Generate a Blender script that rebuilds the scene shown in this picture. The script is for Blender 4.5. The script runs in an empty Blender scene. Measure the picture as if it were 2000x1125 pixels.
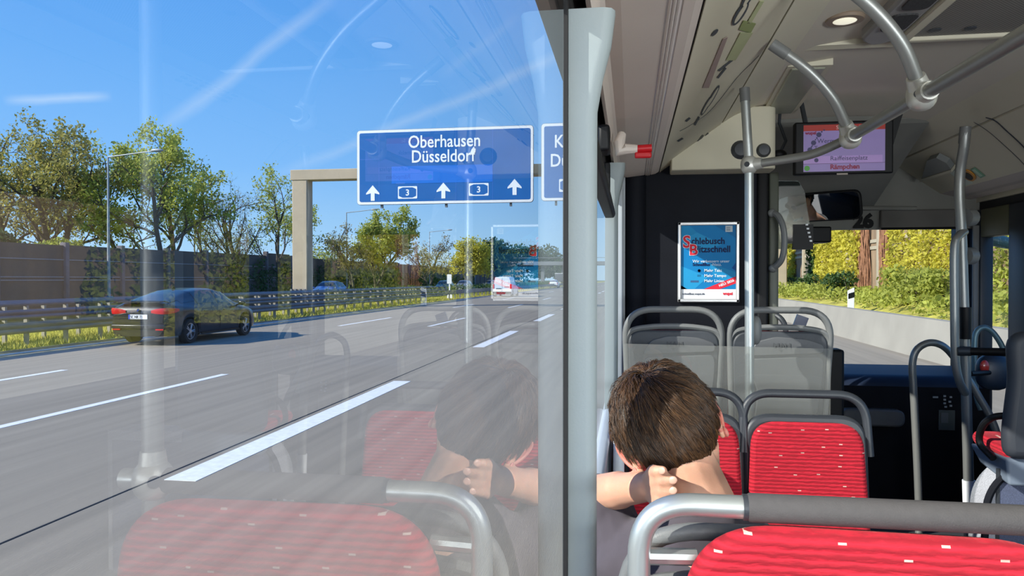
import bpy, bmesh, math, random
import numpy as np
from mathutils import Vector, Matrix, Euler, noise
SC = bpy.context.scene
COL = SC.collection
PI = math.pi
R = math.radians
random.seed(7)
rng = np.random.default_rng(7)

# ---------------------------------------------------------------- camera frame (2000 x 1125)
F = 1450.0
CAM = Vector((0, 0, 1.75))
YAW = math.atan(232 / F)
PITCH = math.atan(17.5 / F)
CROT = Euler((PI / 2 - PITCH, 0, YAW), 'XYZ').to_matrix()

def ray(px, py):
    return CROT @ Vector(((px - 1000) / F, (562.5 - py) / F, -1))
def P(px, py, Y):          # point of the photograph's line of sight at depth Y
    d = ray(px, py)
    return CAM + d * (Y / d.y)
def PX(px, py, X):
    d = ray(px, py)
    return CAM + d * (X / d.x)
def PZ(px, py, Z):
    d = ray(px, py)
    return CAM + d * ((Z - CAM.z) / d.z)

# ---------------------------------------------------------------- materials
def lin(c):
    return c / 12.92 if c <= 0.04045 else ((c + 0.055) / 1.055) ** 2.4
def rgb(r, g, b):
    return (lin(r / 255), lin(g / 255), lin(b / 255), 1)
MATS = {}
class NT:
    def __init__(s, m):
        s.t = m.node_tree; s.n = s.t.nodes; s.l = s.t.links
    def add(s, typ, **kw):
        n = s.n.new(typ)
        ins = kw.pop('ins', {})
        for k, v in kw.items(): setattr(n, k, v)
        for k, v in ins.items():
            if hasattr(v, 'is_output') or isinstance(v, bpy.types.NodeSocket): s.l.new(v, n.inputs[k])
            else: n.inputs[k].default_value = v
        return n
    def math(s, op, a, b=0.0, c=None):
        n = s.n.new('ShaderNodeMath'); n.operation = op
        for i, v in enumerate((a, b) if c is None else (a, b, c)):
            if isinstance(v, bpy.types.NodeSocket): s.l.new(v, n.inputs[i])
            else: n.inputs[i].default_value = v
        return n.outputs[0]
    def mix(s, fac, a, b):
        n = s.n.new('ShaderNodeMix'); n.data_type = 'RGBA'
        for k, v in ((0, fac), (6, a), (7, b)):
            if isinstance(v, bpy.types.NodeSocket): s.l.new(v, n.inputs[k])
            else: n.inputs[k].default_value = v
        return n.outputs[2]
def mat(name, col, rough=.5, metal=0, var=.0, vscale=8, bump=0, bscale=60, emit=0, spec=.5, trans=0, stretch=None, coat=0):
    if name in MATS: return MATS[name]
    m = bpy.data.materials.new(name); m.use_nodes = True
    MATS[name] = m
    t = NT(m); b = t.n['Principled BSDF']
    b.inputs['Roughness'].default_value = rough
    b.inputs['Metallic'].default_value = metal
    b.inputs['Specular IOR Level'].default_value = spec
    if coat: b.inputs['Coat Weight'].default_value = coat; b.inputs['Coat Roughness'].default_value = .03
    tc = t.add('ShaderNodeTexCoord')
    vec = tc.outputs['Object']
    if stretch:
        mp = t.add('ShaderNodeMapping', ins={'Vector': vec}); mp.inputs['Scale'].default_value = stretch; vec = mp.outputs[0]
    nz = t.add('ShaderNodeTexNoise', ins={'Vector': vec, 'Scale': vscale, 'Detail': 5.0})
    v = var if var else .04
    rmp = t.add('ShaderNodeMapRange', ins={'Value': nz.outputs[0], 'From Min': .3, 'From Max': .7, 'To Min': 1 - v, 'To Max': 1 + v})
    hs = t.add('ShaderNodeHueSaturation', ins={'Value': rmp.outputs[0], 'Color': col})
    t.l.new(hs.outputs[0], b.inputs['Base Color'])
    if bump:
        n2 = t.add('ShaderNodeTexNoise', ins={'Vector': vec, 'Scale': bscale, 'Detail': 4.0})
        bp = t.add('ShaderNodeBump', ins={'Strength': bump, 'Distance': .01, 'Height': n2.outputs[0]})
        t.l.new(bp.outputs[0], b.inputs['Normal'])
    if emit:
        b.inputs['Emission Color'].default_value = col; b.inputs['Emission Strength'].default_value = emit
    if trans:   # light passing through a leaf
        out = t.n['Material Output']
        tr = t.add('ShaderNodeBsdfTranslucent', ins={'Color': hs.outputs[0]})
        mx = t.add('ShaderNodeMixShader', ins={0: trans})
        t.l.new(b.outputs[0], mx.inputs[1]); t.l.new(tr.outputs[0], mx.inputs[2]); t.l.new(mx.outputs[0], out.inputs[0])
    return m
def glass(name, tint=(1, 1, 1, 1), f0=.08, power=5, rough=0.0, haze=0, hazecol=(1, 1, 1, 1), k=1.0):
    """thin pane: mirror reflection by angle, else straight through; same from both sides"""
    if name in MATS: return MATS[name]
    m = bpy.data.materials.new(name); m.use_nodes = True; MATS[name] = m
    t = NT(m); t.n.remove(t.n['Principled BSDF'])
    g = t.add('ShaderNodeNewGeometry')
    dp = t.add('ShaderNodeVectorMath', operation='DOT_PRODUCT', ins={0: g.outputs['Normal'], 1: g.outputs['Incoming']})
    c = t.math('ABSOLUTE', dp.outputs['Value'])
    p = t.math('POWER', t.math('SUBTRACT', 1.0, c), power)
    fr = t.math('ADD', f0, t.math('MULTIPLY', p, k * (1 - f0)))
    fr = t.math('MINIMUM', fr, 1.0)
    tr = t.add('ShaderNodeBsdfTransparent', ins={'Color': tint})
    gl = t.add('ShaderNodeBsdfGlossy', ins={'Roughness': rough, 'Color': (1, 1, 1, 1)})
    base = tr.outputs[0]
    if haze:
        df = t.add('ShaderNodeBsdfDiffuse', ins={'Color': hazecol})
        h = t.add('ShaderNodeMixShader', ins={0: haze}); t.l.new(base, h.inputs[1]); t.l.new(df.outputs[0], h.inputs[2]); base = h.outputs[0]
    mx = t.add('ShaderNodeMixShader', ins={0: fr}); t.l.new(base, mx.inputs[1]); t.l.new(gl.outputs[0], mx.inputs[2])
    t.l.new(mx.outputs[0], t.n['Material Output'].inputs[0])
    return m

# ---------------------------------------------------------------- mesh builder
def basis(d):
    d = d.normalized()
    up = Vector((0, 0, 1)) if abs(d.z) < .95 else Vector((0, 1, 0))
    x = d.cross(up).normalized(); y = x.cross(d).normalized()
    return x, y
def catmull(pts, n=6, closed=False):
    pts = [Vector(p) for p in pts]; out = []
    N = len(pts)
    for i in range(N if closed else N - 1):
        if closed: a, b, c, d = pts[(i - 1) % N], pts[i], pts[(i + 1) % N], pts[(i + 2) % N]
        else: a, b, c, d = pts[max(i - 1, 0)], pts[i], pts[i + 1], pts[min(i + 2, N - 1)]
        for k in range(n):
            t = k / n
            out.append(.5 * ((2 * b) + (c - a) * t + (2 * a - 5 * b + 4 * c - d) * t * t + (3 * b - a - 3 * c + d) * t ** 3))
    if not closed: out.append(pts[-1])
    return out
def bendpath(pts, r, n=6):
    """polyline with rounded corners of radius r"""
    pts = [Vector(p) for p in pts]; out = [pts[0]]
    for i in range(1, len(pts) - 1):
        a, b, c = pts[i - 1], pts[i], pts[i + 1]
        u = (a - b); v = (c - b); rr = min(r, u.length * .45, v.length * .45)
        p0 = b + u.normalized() * rr; p1 = b + v.normalized() * rr
        for k in range(n + 1):
            t = k / n
            out.append(p0 * (1 - t) ** 2 + b * 2 * t * (1 - t) + p1 * t * t)
    out.append(pts[-1]); return out
def roundpoly(pts, r, n=5):
    N = len(pts); out = []
    if not isinstance(r, (list, tuple)): r = [r] * N
    for i in range(N):
        a, b, c = Vector(pts[i - 1]), Vector(pts[i]), Vector(pts[(i + 1) % N])
        u = a - b; v = c - b; rr = min(r[i], u.length * .48, v.length * .48)
        if rr < 1e-6: out.append(tuple(b)); continue
        p0 = b + u.normalized() * rr; p1 = b + v.normalized() * rr
        for k in range(n + 1):
            t = k / n; q = p0 * (1 - t) ** 2 + b * 2 * t * (1 - t) + p1 * t * t
            out.append(tuple(q))
    return out
class MB:
    def __init__(s): s.v = []; s.f = []; s.M = Matrix()
    def _a(s, vs, fs):
        o = len(s.v); s.v += [tuple(s.M @ Vector(v)) for v in vs]; s.f += [tuple(i + o for i in f) for f in fs]; return s
    def box(s, x0, x1, y0, y1, z0, z1):
        return s._a([(x, y, z) for z in (z0, z1) for y in (y0, y1) for x in (x0, x1)],
                    [(0, 2, 3, 1), (4, 5, 7, 6), (0, 1, 5, 4), (2, 6, 7, 3), (0, 4, 6, 2), (1, 3, 7, 5)])
    def cbox(s, c, d, rot=None):
        vs = []
        for z in (-.5, .5):
            for y in (-.5, .5):
                for x in (-.5, .5):
                    v = Vector((x * d[0], y * d[1], z * d[2]))
                    if rot is not None: v = rot @ v
                    vs.append(v + Vector(c))
        return s._a(vs, [(0, 2, 3, 1), (4, 5, 7, 6), (0, 1, 5, 4), (2, 6, 7, 3), (0, 4, 6, 2), (1, 3, 7, 5)])
    def quad(s, a, b, c, d): return s._a([a, b, c, d], [(0, 1, 2, 3)])
    def tube(s, path, r, n=12, cap=True, sx=1.0, closed=False):
        path = [Vector(p) for p in path]; N = len(path)
        rs = r if isinstance(r, (list, tuple)) else [r] * N
        vs = []; fs = []; px = None
        for i, p in enumerate(path):
            if closed: d = path[(i + 1) % N] - path[i - 1]
            else: d = path[min(i + 1, N - 1)] - path[max(i - 1, 0)]
            d.normalize()
            if px is None: x, y = basis(d)
            else:
                x = (px - d * px.dot(d)).normalized(); y = d.cross(x)
                if y.dot(py) < 0: y = -y
            px, py = x, y
            for k in range(n):
                a = 2 * PI * k / n
                vs.append(p + x * (rs[i] * sx * math.cos(a)) + y * (rs[i] * math.sin(a)))
        for i in range(N if closed else N - 1):
            j = (i + 1) % N
            for k in range(n):
                fs.append((i * n + k, i * n + (k + 1) % n, j * n + (k + 1) % n, j * n + k))
        if cap and not closed:
            fs.append(tuple(range(n - 1, -1, -1))); fs.append(tuple((N - 1) * n + k for k in range(n)))
        return s._a(vs, fs)
    def prism(s, poly, d0, d1, axes='xz', taper=0):
        """poly in a plane, extruded along the third axis from d0 to d1"""
        n = len(poly); vs = []
        cx = sum(p[0] for p in poly) / n; cz = sum(p[1] for p in poly) / n
        for k, d in enumerate((d0, d1)):
            for p in poly:
                a, b = p[0], p[1]
                if k and taper: a = cx + (a - cx) * (1 - taper); b = cz + (b - cz) * (1 - taper)
                vs.append({'xz': (a, d, b), 'yz': (d, a, b), 'xy': (a, b, d)}[axes])
        fs = [tuple(range(n)), tuple(range(2 * n - 1, n - 1, -1))] + [(i, i + n, (i + 1) % n + n, (i + 1) % n) for i in range(n)]
        return s._a(vs, fs)
    def ell(s, c, r, n=16, m=10, rot=None, e=1.0):
        vs = [];
        c = Vector(c)
        for j in range(m + 1):
            th = PI * j / m
            for i in range(n):
                ph = 2 * PI * i / n
                sp = lambda q: math.copysign(abs(q) ** e, q)
                v = Vector((r[0] * sp(math.sin(th) * math.cos(ph)), r[1] * sp(math.sin(th) * math.sin(ph)), r[2] * sp(math.cos(th))))
                if rot is not None: v = rot @ v
                vs.append(v + c)
        fs = [(j * n + i, (j + 1) * n + i, (j + 1) * n + (i + 1) % n, j * n + (i + 1) % n) for j in range(m) for i in range(n)]
        return s._a(vs, fs)
    def capsule(s, a, b, ra, rb, n=14):
        a = Vector(a); b = Vector(b); d = b - a; L = d.length
        if L < 1e-6: return s.ell(a, (ra,) * 3)
        d /= L; x, y = basis(d); vs = []; rings = []
        for k in range(6): th = PI / 2 * (1 - k / 6); rings.append((-math.sin(th) * ra, math.cos(th) * ra + 1e-5))
        for k in range(7): th = PI / 2 * k / 6; rings.append((L + math.sin(th) * rb, math.cos(th) * rb + 1e-5))
        for t, r in rings:
            for k in range(n):
                q = 2 * PI * k / n; vs.append(a + d * t + x * (r * math.cos(q)) + y * (r * math.sin(q)))
        N = len(rings)
        fs = [(i * n + k, i * n + (k + 1) % n, (i + 1) * n + (k + 1) % n, (i + 1) * n + k) for i in range(N - 1) for k in range(n)]
        fs.append(tuple(range(n - 1, -1, -1))); fs.append(tuple((N - 1) * n + k for k in range(n)))
        return s._a(vs, fs)
    def lathe(s, prof, c=(0, 0, 0), axis=(0, 0, 1), n=24):
        ax = Vector(axis).normalized(); x, y = basis(ax); c = Vector(c); vs = []
        for r, h in prof:
            for k in range(n):
                q = 2 * PI * k / n; vs.append(c + ax * h + x * (r * math.cos(q)) + y * (r * math.sin(q)))
        N = len(prof)
        fs = [(i * n + k, i * n + (k + 1) % n, (i + 1) * n + (k + 1) % n, (i + 1) * n + k) for i in range(N - 1) for k in range(n)]
        if prof[0][0] > 1e-5: fs.append(tuple(range(n - 1, -1, -1)))
        if prof[-1][0] > 1e-5: fs.append(tuple((N - 1) * n + k for k in range(n)))
        return s._a(vs, fs)
    def grid(s, rows, closed=False):
        n = len(rows[0]); vs = [v for r_ in rows for v in r_]
        fs = [(i * n + k, i * n + (k + 1) % n, (i + 1) * n + (k + 1) % n, (i + 1) * n + k) for i in range(len(rows) - 1) for k in range(n if closed else n - 1)]
        return s._a(vs, fs)
    def build(s, name, m=None, parent=None, smooth=True, bevel=0, bseg=2, world=True, ang=35, fix=True):
        off = Vector((0, 0, 0))
        me = bpy.data.meshes.new(name)
        vs = s.v
        inv = None
        if parent is not None and world:
            inv = wm(parent).inverted(); vs = [tuple(inv @ Vector(v)) for v in vs]
        elif parent is None and world == 'base':
            pass
        me.from_pydata(vs, [], s.f); me.validate()
        if fix:
            bm = bmesh.new(); bm.from_mesh(me)
            bmesh.ops.remove_doubles(bm, verts=bm.verts, dist=1e-6)
            bmesh.ops.recalc_face_normals(bm, faces=bm.faces)
            bm.to_mesh(me); bm.free()
        o = bpy.data.objects.new(name, me); COL.objects.link(o)
        if parent is not None: o.parent = parent
        if m is not None: me.materials.append(m)
        if smooth:
            me.polygons.foreach_set('use_smooth', [True] * len(me.polygons))
            if ang < 180:
                bm = bmesh.new(); bm.from_mesh(me)
                for e in bm.edges:
                    if len(e.link_faces) == 2 and e.calc_face_angle(0) > R(ang): e.smooth = False
                bm.to_mesh(me); bm.free()
        if bevel:
            bv = o.modifiers.new('bevel', 'BEVEL'); bv.width = bevel; bv.segments = bseg; bv.limit_method = 'ANGLE'; bv.angle_limit = R(40)
            bv.harden_normals = False
            me.polygons.foreach_set('use_smooth', [True] * len(me.polygons))
        return o
def wm(o):
    m = o.matrix_basis.copy()
    while o.parent is not None:
        o = o.parent; m = o.matrix_basis @ m
    return m
def tag(o, label=None, cat=None, group=None, kind=None):
    if label: o['label'] = label
    if cat: o['category'] = cat
    if group: o['group'] = group
    if kind: o['kind'] = kind
    return o
def empty(name, loc, label=None, cat=None, group=None, rz=0):
    o = bpy.data.objects.new(name, None); COL.objects.link(o)
    o.location = loc; o.rotation_euler = (0, 0, rz); o.empty_display_size = .1
    return tag(o, label, cat, group)
def copy_tree(o, parent=None, top=True):
    c = o.copy(); COL.objects.link(c); c.parent = parent
    for ch in list(o.children): copy_tree(ch, c, False)
    return c
def struct(name, mb, m, **kw):
    o = mb.build(name, m, **kw); o['kind'] = 'structure'; return o
def text(s, size, m, parent, origin, right, up, name='lettering', ext=.001, bold=0, align='LEFT', sx=1.0, curve=None):
    cu = bpy.data.curves.new('t', 'FONT'); cu.body = s; cu.size = size; cu.extrude = ext; cu.offset = bold; cu.align_x = align
    cu.resolution_u = 3
    ob = bpy.data.objects.new('t', cu); COL.objects.link(ob)
    dg = bpy.context.evaluated_depsgraph_get(); dg.update()
    me = bpy.data.meshes.new_from_object(ob.evaluated_get(dg)); bpy.data.objects.remove(ob)
    r = Vector(right).normalized(); u = Vector(up).normalized(); n = r.cross(u)
    Mx = Matrix(((r.x * sx, u.x, n.x, origin[0]), (r.y * sx, u.y, n.y, origin[1]), (r.z * sx, u.z, n.z, origin[2]), (0, 0, 0, 1)))
    if parent is not None: Mx = wm(parent).inverted() @ Mx
    me.transform(Mx); me.materials.clear(); me.materials.append(m)
    o = bpy.data.objects.new(name, me); COL.objects.link(o); o.parent = parent
    return o
def fastmesh(name, V, Fc, m, parent=None, smooth=False):
    """numpy verts (n,3) and faces (k,4|3)"""
    me = bpy.data.meshes.new(name); V = np.asarray(V, dtype=np.float32); Fc = np.asarray(Fc, dtype=np.int32)
    if parent is not None:
        inv = np.array(wm(parent).inverted()); V = V @ inv[:3, :3].T + inv[:3, 3]
    k = Fc.shape[1]
    me.vertices.add(len(V)); me.vertices.foreach_set('co', V.astype(np.float32).ravel())
    me.loops.add(Fc.size); me.loops.foreach_set('vertex_index', Fc.ravel())
    me.polygons.add(len(Fc)); me.polygons.foreach_set('loop_start', np.arange(0, Fc.size, k, dtype=np.int32))
    me.update(calc_edges=True); me.validate()
    if smooth: me.polygons.foreach_set('use_smooth', [True] * len(me.polygons))
    me.materials.append(m)
    o = bpy.data.objects.new(name, me); COL.objects.link(o); o.parent = parent
    return o
def leaves_np(C, size, jit=.35, flat=0.0, rg=rng):
    """one pointed leaf quad per centre"""
    n = len(C); C = np.asarray(C)
    a = rg.normal(size=(n, 3)); a /= np.linalg.norm(a, axis=1)[:, None]
    b = rg.normal(size=(n, 3))
    if flat: b[:, 1 if flat == 2 else 0] *= .25; a[:, 1 if flat == 2 else 0] *= .25; a /= np.linalg.norm(a, axis=1)[:, None]
    b -= a * (a * b).sum(1)[:, None]; b /= np.linalg.norm(b, axis=1)[:, None]
    s = size * (1 + jit * rg.uniform(-1, 1, n))[:, None]
    V = np.stack([C - a * s * .55, C + b * s * .32, C + a * s * .55, C - b * s * .32], 1).reshape(-1, 3)
    return V, np.arange(4 * n).reshape(n, 4)
# ================================================================ materials used everywhere
m_asphalt = mat('asphalt', rgb(148, 138, 120), .85, var=.13, vscale=1.2, bump=.35, bscale=70, stretch=(4, .12, 1))
m_paint = mat('road_paint', rgb(236, 236, 232), .6, var=.09, vscale=12)
m_steel = mat('galvanised_steel', rgb(112, 116, 122), .55, .3, var=.12, vscale=3)
m_concrete = mat('concrete', rgb(150, 140, 124), .9, var=.16, vscale=1.5, bump=.25, bscale=25)
m_concwall = mat('concrete_barrier', rgb(150, 146, 136), .85, var=.1, vscale=.9, bump=.15, bscale=20)
m_grass = mat('verge_grass', rgb(176, 168, 74), .95, var=.45, vscale=2.2, bump=.6, bscale=14)
m_grassb = mat('grass_blades', rgb(196, 190, 92), .8, var=.4, vscale=3, trans=.45)
m_field = mat('field', rgb(84, 96, 52), .95, var=.3, vscale=.3)
m_leaf = [mat('leaf_olive', rgb(168, 160, 84), .7, var=.3, vscale=1.2, trans=.45),
          mat('leaf_spring', rgb(176, 182, 84), .7, var=.3, vscale=1.2, trans=.5),
          mat('leaf_yellow', rgb(206, 198, 76), .7, var=.28, vscale=1.2, trans=.5),
          mat('leaf_dark', rgb(70, 98, 48), .7, var=.35, vscale=1.0, trans=.35),
          mat('leaf_bud', rgb(150, 140, 100), .7, var=.3, vscale=1.2, trans=.4)]
m_bark = mat('bark', rgb(84, 76, 66), .9, var=.25, vscale=5, bump=.4, bscale=20)
m_signblue = mat('sign_blue', rgb(0, 98, 174), .8, var=.05, vscale=.8)
m_signblue2 = mat('sign_patch_blue', rgb(4, 112, 212), .8, var=.03, vscale=1)
m_white = mat('white_film', rgb(236, 240, 244), .5, var=.03)
m_black = mat('black_plastic', rgb(14, 15, 18), .55, var=.1, vscale=20, spec=.3)
m_rubber = mat('black_rubber', rgb(14, 14, 16), .7)
m_panel = mat('ceiling_panel', rgb(216, 208, 192), .6, var=.03, vscale=3, bump=.04, bscale=200)
m_panel2 = mat('cove_panel', rgb(214, 203, 194), .6, var=.03, vscale=3, bump=.04, bscale=200)
m_slant = mat('slanted_panel', rgb(212, 206, 184), .55, var=.03, vscale=3)
m_pillar = mat('pillar_lining', rgb(150, 161, 164), .55, var=.03, vscale=5, bump=.05, bscale=250)
m_dome = mat('dome_lining', rgb(126, 126, 120), .7, var=.05, vscale=5)
m_alu = mat('satin_steel_tube', rgb(190, 196, 196), .35, .75, var=.03, vscale=20)
m_alud = mat('grey_coated_tube', rgb(150, 152, 150), .38, .55, var=.03, vscale=20)
m_cast = mat('cast_joint', rgb(198, 198, 192), .35, .4, var=.04)
m_foam = mat('grey_foam_sleeve', rgb(78, 75, 75), .8, var=.06, vscale=80, bump=.2, bscale=500)
m_handle = mat('dark_grey_plastic', rgb(52, 56, 62), .42, var=.04, vscale=20, bump=.1, bscale=400)
m_frame = mat('mid_grey_plastic', rgb(116, 118, 118), .45, var=.04, vscale=20, bump=.1, bscale=400)
m_shell = mat('shell_grey_plastic', rgb(66, 70, 76), .5, var=.05, vscale=20, bump=.12, bscale=400)
m_shell2 = mat('shell_inset_plastic', rgb(96, 98, 101), .5, var=.05, vscale=20, bump=.12, bscale=400)
m_dark = mat('anthracite_panel', rgb(15, 18, 27), .75, var=.12, vscale=10, bump=.1, bscale=150, spec=.25)
m_dash = mat('dash_blue_black', rgb(16, 32, 56), .6, var=.1, vscale=10)
m_floor = mat('bus_floor', rgb(62, 64, 68), .6, var=.15, vscale=60)
m_speckle = mat('speckled_grey', rgb(176, 178, 186), .7, var=.3, vscale=220)
m_red = mat('red_plastic', rgb(196, 24, 34), .4)
m_sill = mat('sill_grey', rgb(186, 194, 200), .5, var=.03)

def fabric(name, base, dark):
    m = bpy.data.materials.new(name); m.use_nodes = True
    t = NT(m); b = t.n['Principled BSDF']; b.inputs['Roughness'].default_value = .85
    b.inputs['Sheen Weight'].default_value = .45; b.inputs['Sheen Roughness'].default_value = .4
    b.inputs['Sheen Tint'].default_value = rgb(255, 120, 120)
    tc = t.add('ShaderNodeTexCoord')
    mp = t.add('ShaderNodeMapping', ins={'Vector': tc.outputs['Object']}); mp.inputs['Scale'].default_value = (.25, .25, 1)
    w = t.add('ShaderNodeTexWave', wave_type='BANDS', bands_direction='Z', wave_profile='SIN',
              ins={'Vector': mp.outputs[0], 'Scale': 26.0, 'Distortion': 2.6, 'Detail': 3.0, 'Detail Scale': 6.0})
    nz = t.add('ShaderNodeTexNoise', ins={'Vector': tc.outputs['Object'], 'Scale': 320.0})
    c = t.mix(t.math('SMOOTH_MIN', w.outputs['Fac'], 1.0, .1), base, dark)
    c = t.mix(t.math('MULTIPLY', nz.outputs[0], .25), c, dark)
    m2 = t.add('ShaderNodeMapping', ins={'Vector': tc.outputs['Object']}); m2.inputs['Scale'].default_value = (13, 0.01, 14)
    vo = t.add('ShaderNodeTexVoronoi', ins={'Vector': m2.outputs[0], 'Scale': 1.0, 'Randomness': .75})
    sub = t.add('ShaderNodeVectorMath', operation='SUBTRACT', ins={0: m2.outputs[0], 1: vo.outputs['Position']})
    sp = t.add('ShaderNodeSeparateXYZ', ins={0: sub.outputs[0]})
    dash = t.math('MULTIPLY', t.math('LESS_THAN', t.math('ABSOLUTE', sp.outputs[0]), .07), t.math('LESS_THAN', t.math('ABSOLUTE', sp.outputs[2]), .022))
    c = t.mix(t.math('MULTIPLY', dash, .75), c, rgb(226, 206, 190))
    t.l.new(c, b.inputs['Base Color'])
    bp = t.add('ShaderNodeBump', ins={'Strength': .5, 'Distance': .004, 'Height': w.outputs['Fac']})
    t.l.new(bp.outputs[0], b.inputs['Normal'])
    return m
m_fab = fabric('red_moquette', rgb(204, 27, 50), rgb(150, 8, 30))
g_pane = glass('side_window_glass', (.93, .96, .96, 1), .12, 5, k=.52)
g_clear = glass('clear_glass', (.94, .97, .96, 1), .05, 5)
g_plexi = glass('plexiglass', (.9, .91, .9, 1), .05, 5, rough=.02, haze=.09, hazecol=(.8, .8, .76, 1))

# ================================================================ sky, sun
SUN = Vector((-.78, -.47, .505)).normalized()
w = bpy.data.worlds.new('sky'); SC.world = w; w.use_nodes = True
t = NT(w); bg = t.n['Background']
tc = t.add('ShaderNodeTexCoord'); D = tc.outputs['Generated']
D = t.add('ShaderNodeVectorMath', operation='NORMALIZE', ins={0: D}).outputs[0]
sp = t.add('ShaderNodeSeparateXYZ', ins={0: D})
cr = t.add('ShaderNodeValToRGB', ins={0: sp.outputs[2]})
el = cr.color_ramp.elements
el[0].position = 0.0; el[0].color = rgb(188, 222, 250)
el[1].position = 1.0; el[1].color = rgb(50, 112, 214)
for p_, c_ in ((.05, rgb(166, 212, 252)), (.14, rgb(130, 190, 252)), (.26, rgb(106, 174, 246)), (.42, rgb(82, 154, 238))):
    e = el.new(p_); e.color = c_
col = cr.outputs[0]
def streak(p0, p1, width, strength, soft=9.0):
    """contrail: band about the great circle through two sky directions"""
    global col
    a = ray(*p0).normalized(); b = ray(*p1).normalized(); n = a.cross(b).normalized(); u = (a + b).normalized(); tt = n.cross(u)
    half = math.acos(max(-1, min(1, a.dot(b)))) / 2
    dn = t.add('ShaderNodeVectorMath', operation='DOT_PRODUCT', ins={0: D, 1: n}).outputs['Value']
    dt = t.add('ShaderNodeVectorMath', operation='DOT_PRODUCT', ins={0: D, 1: tt}).outputs['Value']
    du = t.add('ShaderNodeVectorMath', operation='DOT_PRODUCT', ins={0: D, 1: u}).outputs['Value']
    nz = t.add('ShaderNodeTexNoise', ins={'Vector': D, 'Scale': 14.0, 'Detail': 4.0}).outputs[0]
    dn = t.math('ADD', dn, t.math('MULTIPLY', t.math('SUBTRACT', nz, .5), width * 1.3))
    f = t.math('SUBTRACT', 1.0, t.math('DIVIDE', t.math('ABSOLUTE', dn), width)); f = t.math('MAXIMUM', f, 0.0)
    g = t.math('SUBTRACT', 1.0, t.math('POWER', t.math('DIVIDE', t.math('ABSOLUTE', dt), math.sin(half) * 1.05), 4.0)); g = t.math('MAXIMUM', g, 0.0)
    h = t.math('GREATER_THAN', du, 0.0)
    f = t.math('MULTIPLY', t.math('MULTIPLY', f, g), t.math('MULTIPLY', h, strength))
    col = t.mix(f, col, rgb(226, 240, 255))
streak((650, -10), (305, 262), .012, .24)
streak((1180, 75), (540, 345), .010, .2)
streak((1010, 30), (860, 150), .008, .08)
streak((10, 196), (215, 188), .007, .38)
t.l.new(col, bg.inputs[0]); bg.inputs[1].default_value = 1.0
sl = bpy.data.lights.new('sun', 'SUN'); sl.energy = 6.0; sl.angle = R(.6); sl.color = (1, .95, .86)
so = bpy.data.objects.new('sun', sl); COL.objects.link(so); so.rotation_euler = (-SUN).to_track_quat('-Z', 'Y').to_euler()
cam = bpy.data.cameras.new('camera'); cam.sensor_width = 36; cam.lens = F / 2000 * 36; cam.clip_start = .02; cam.clip_end = 3000
co = bpy.data.objects.new('camera', cam); COL.objects.link(co); co.location = CAM; co.rotation_euler = (PI / 2 - PITCH, 0, YAW)
SC.camera = co
SC.view_settings.view_transform = 'Standard'; SC.view_settings.look = 'None'; SC.view_settings.gamma = 1; SC.view_settings.use_curve_mapping = False
SC.view_settings.exposure = 0.25
SC.cycles.max_bounces = 10; SC.cycles.transparent_max_bounces = 24; SC.cycles.glossy_bounces = 6
SC.cycles.diffuse_bounces = 5; SC.cycles.caustics_reflective = False; SC.cycles.caustics_refractive = False
SC.cycles.sample_clamp_indirect = 4

# ================================================================ motorway ground
struct('ground', MB().box(-400, 300, -60, 900, -.6, -.05), m_field, smooth=False)
struct('road', MB().box(-14.75, 6.35, -30, 600, -.3, 0), m_asphalt, smooth=False)
struct('road_opposite', MB().box(-33.6, -22.2, -30, 600, -.3, 0.0), m_asphalt, smooth=False)
struct('median_verge', MB().box(-22.2, -14.75, -30, 600, -.3, .015), m_grass, smooth=False)
struct('roadside_verge', MB().box(-35.9, -33.6, -30, 600, -.3, .03), m_grass, smooth=False)
def lane_line(name, X, w_, segs, label):
    mb = MB()
    for a, b in segs: mb.box(X - w_ / 2, X + w_ / 2, a, b, .0, .004)
    o = mb.build(name, m_paint, smooth=False); o['kind'] = 'structure'
def dashes(y0, ln, gap, y1=400):
    out = []; y = y0
    while y < y1: out.append((y, y + ln)); y += ln + gap
    return out
def gY(px, py): return PZ(px, py, 0).y
lane_line('lane_marking_exit', -3.86, .3, [(gY(372, 940), gY(803, 745))] + dashes(gY(920, 678), 6, 6.0), '')
lane_line('lane_marking_right', -7.36, .15, [(-8, gY(440, 731))] + dashes(gY(798, 637), 6, 12), '')
lane_line('lane_marking_left', -10.75, .15, [(3, gY(141, 723))] + dashes(gY(620, 636), 6, 12), '')
lane_line('lane_edge_marking', -14.3, .15, [(-20, 500)], '')
lane_line('lane_marking_opposite', -26.3, .15, dashes(0, 6, 12), '')
struct('road_joint', MB().box(-4.12, -4.10, -20, 400, 0, .003), m_rubber, smooth=False)
struct('trim_gutter', MB().box(-14.78, -14.72, -20, 300, 0, .03), m_concrete, smooth=False)

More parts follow.
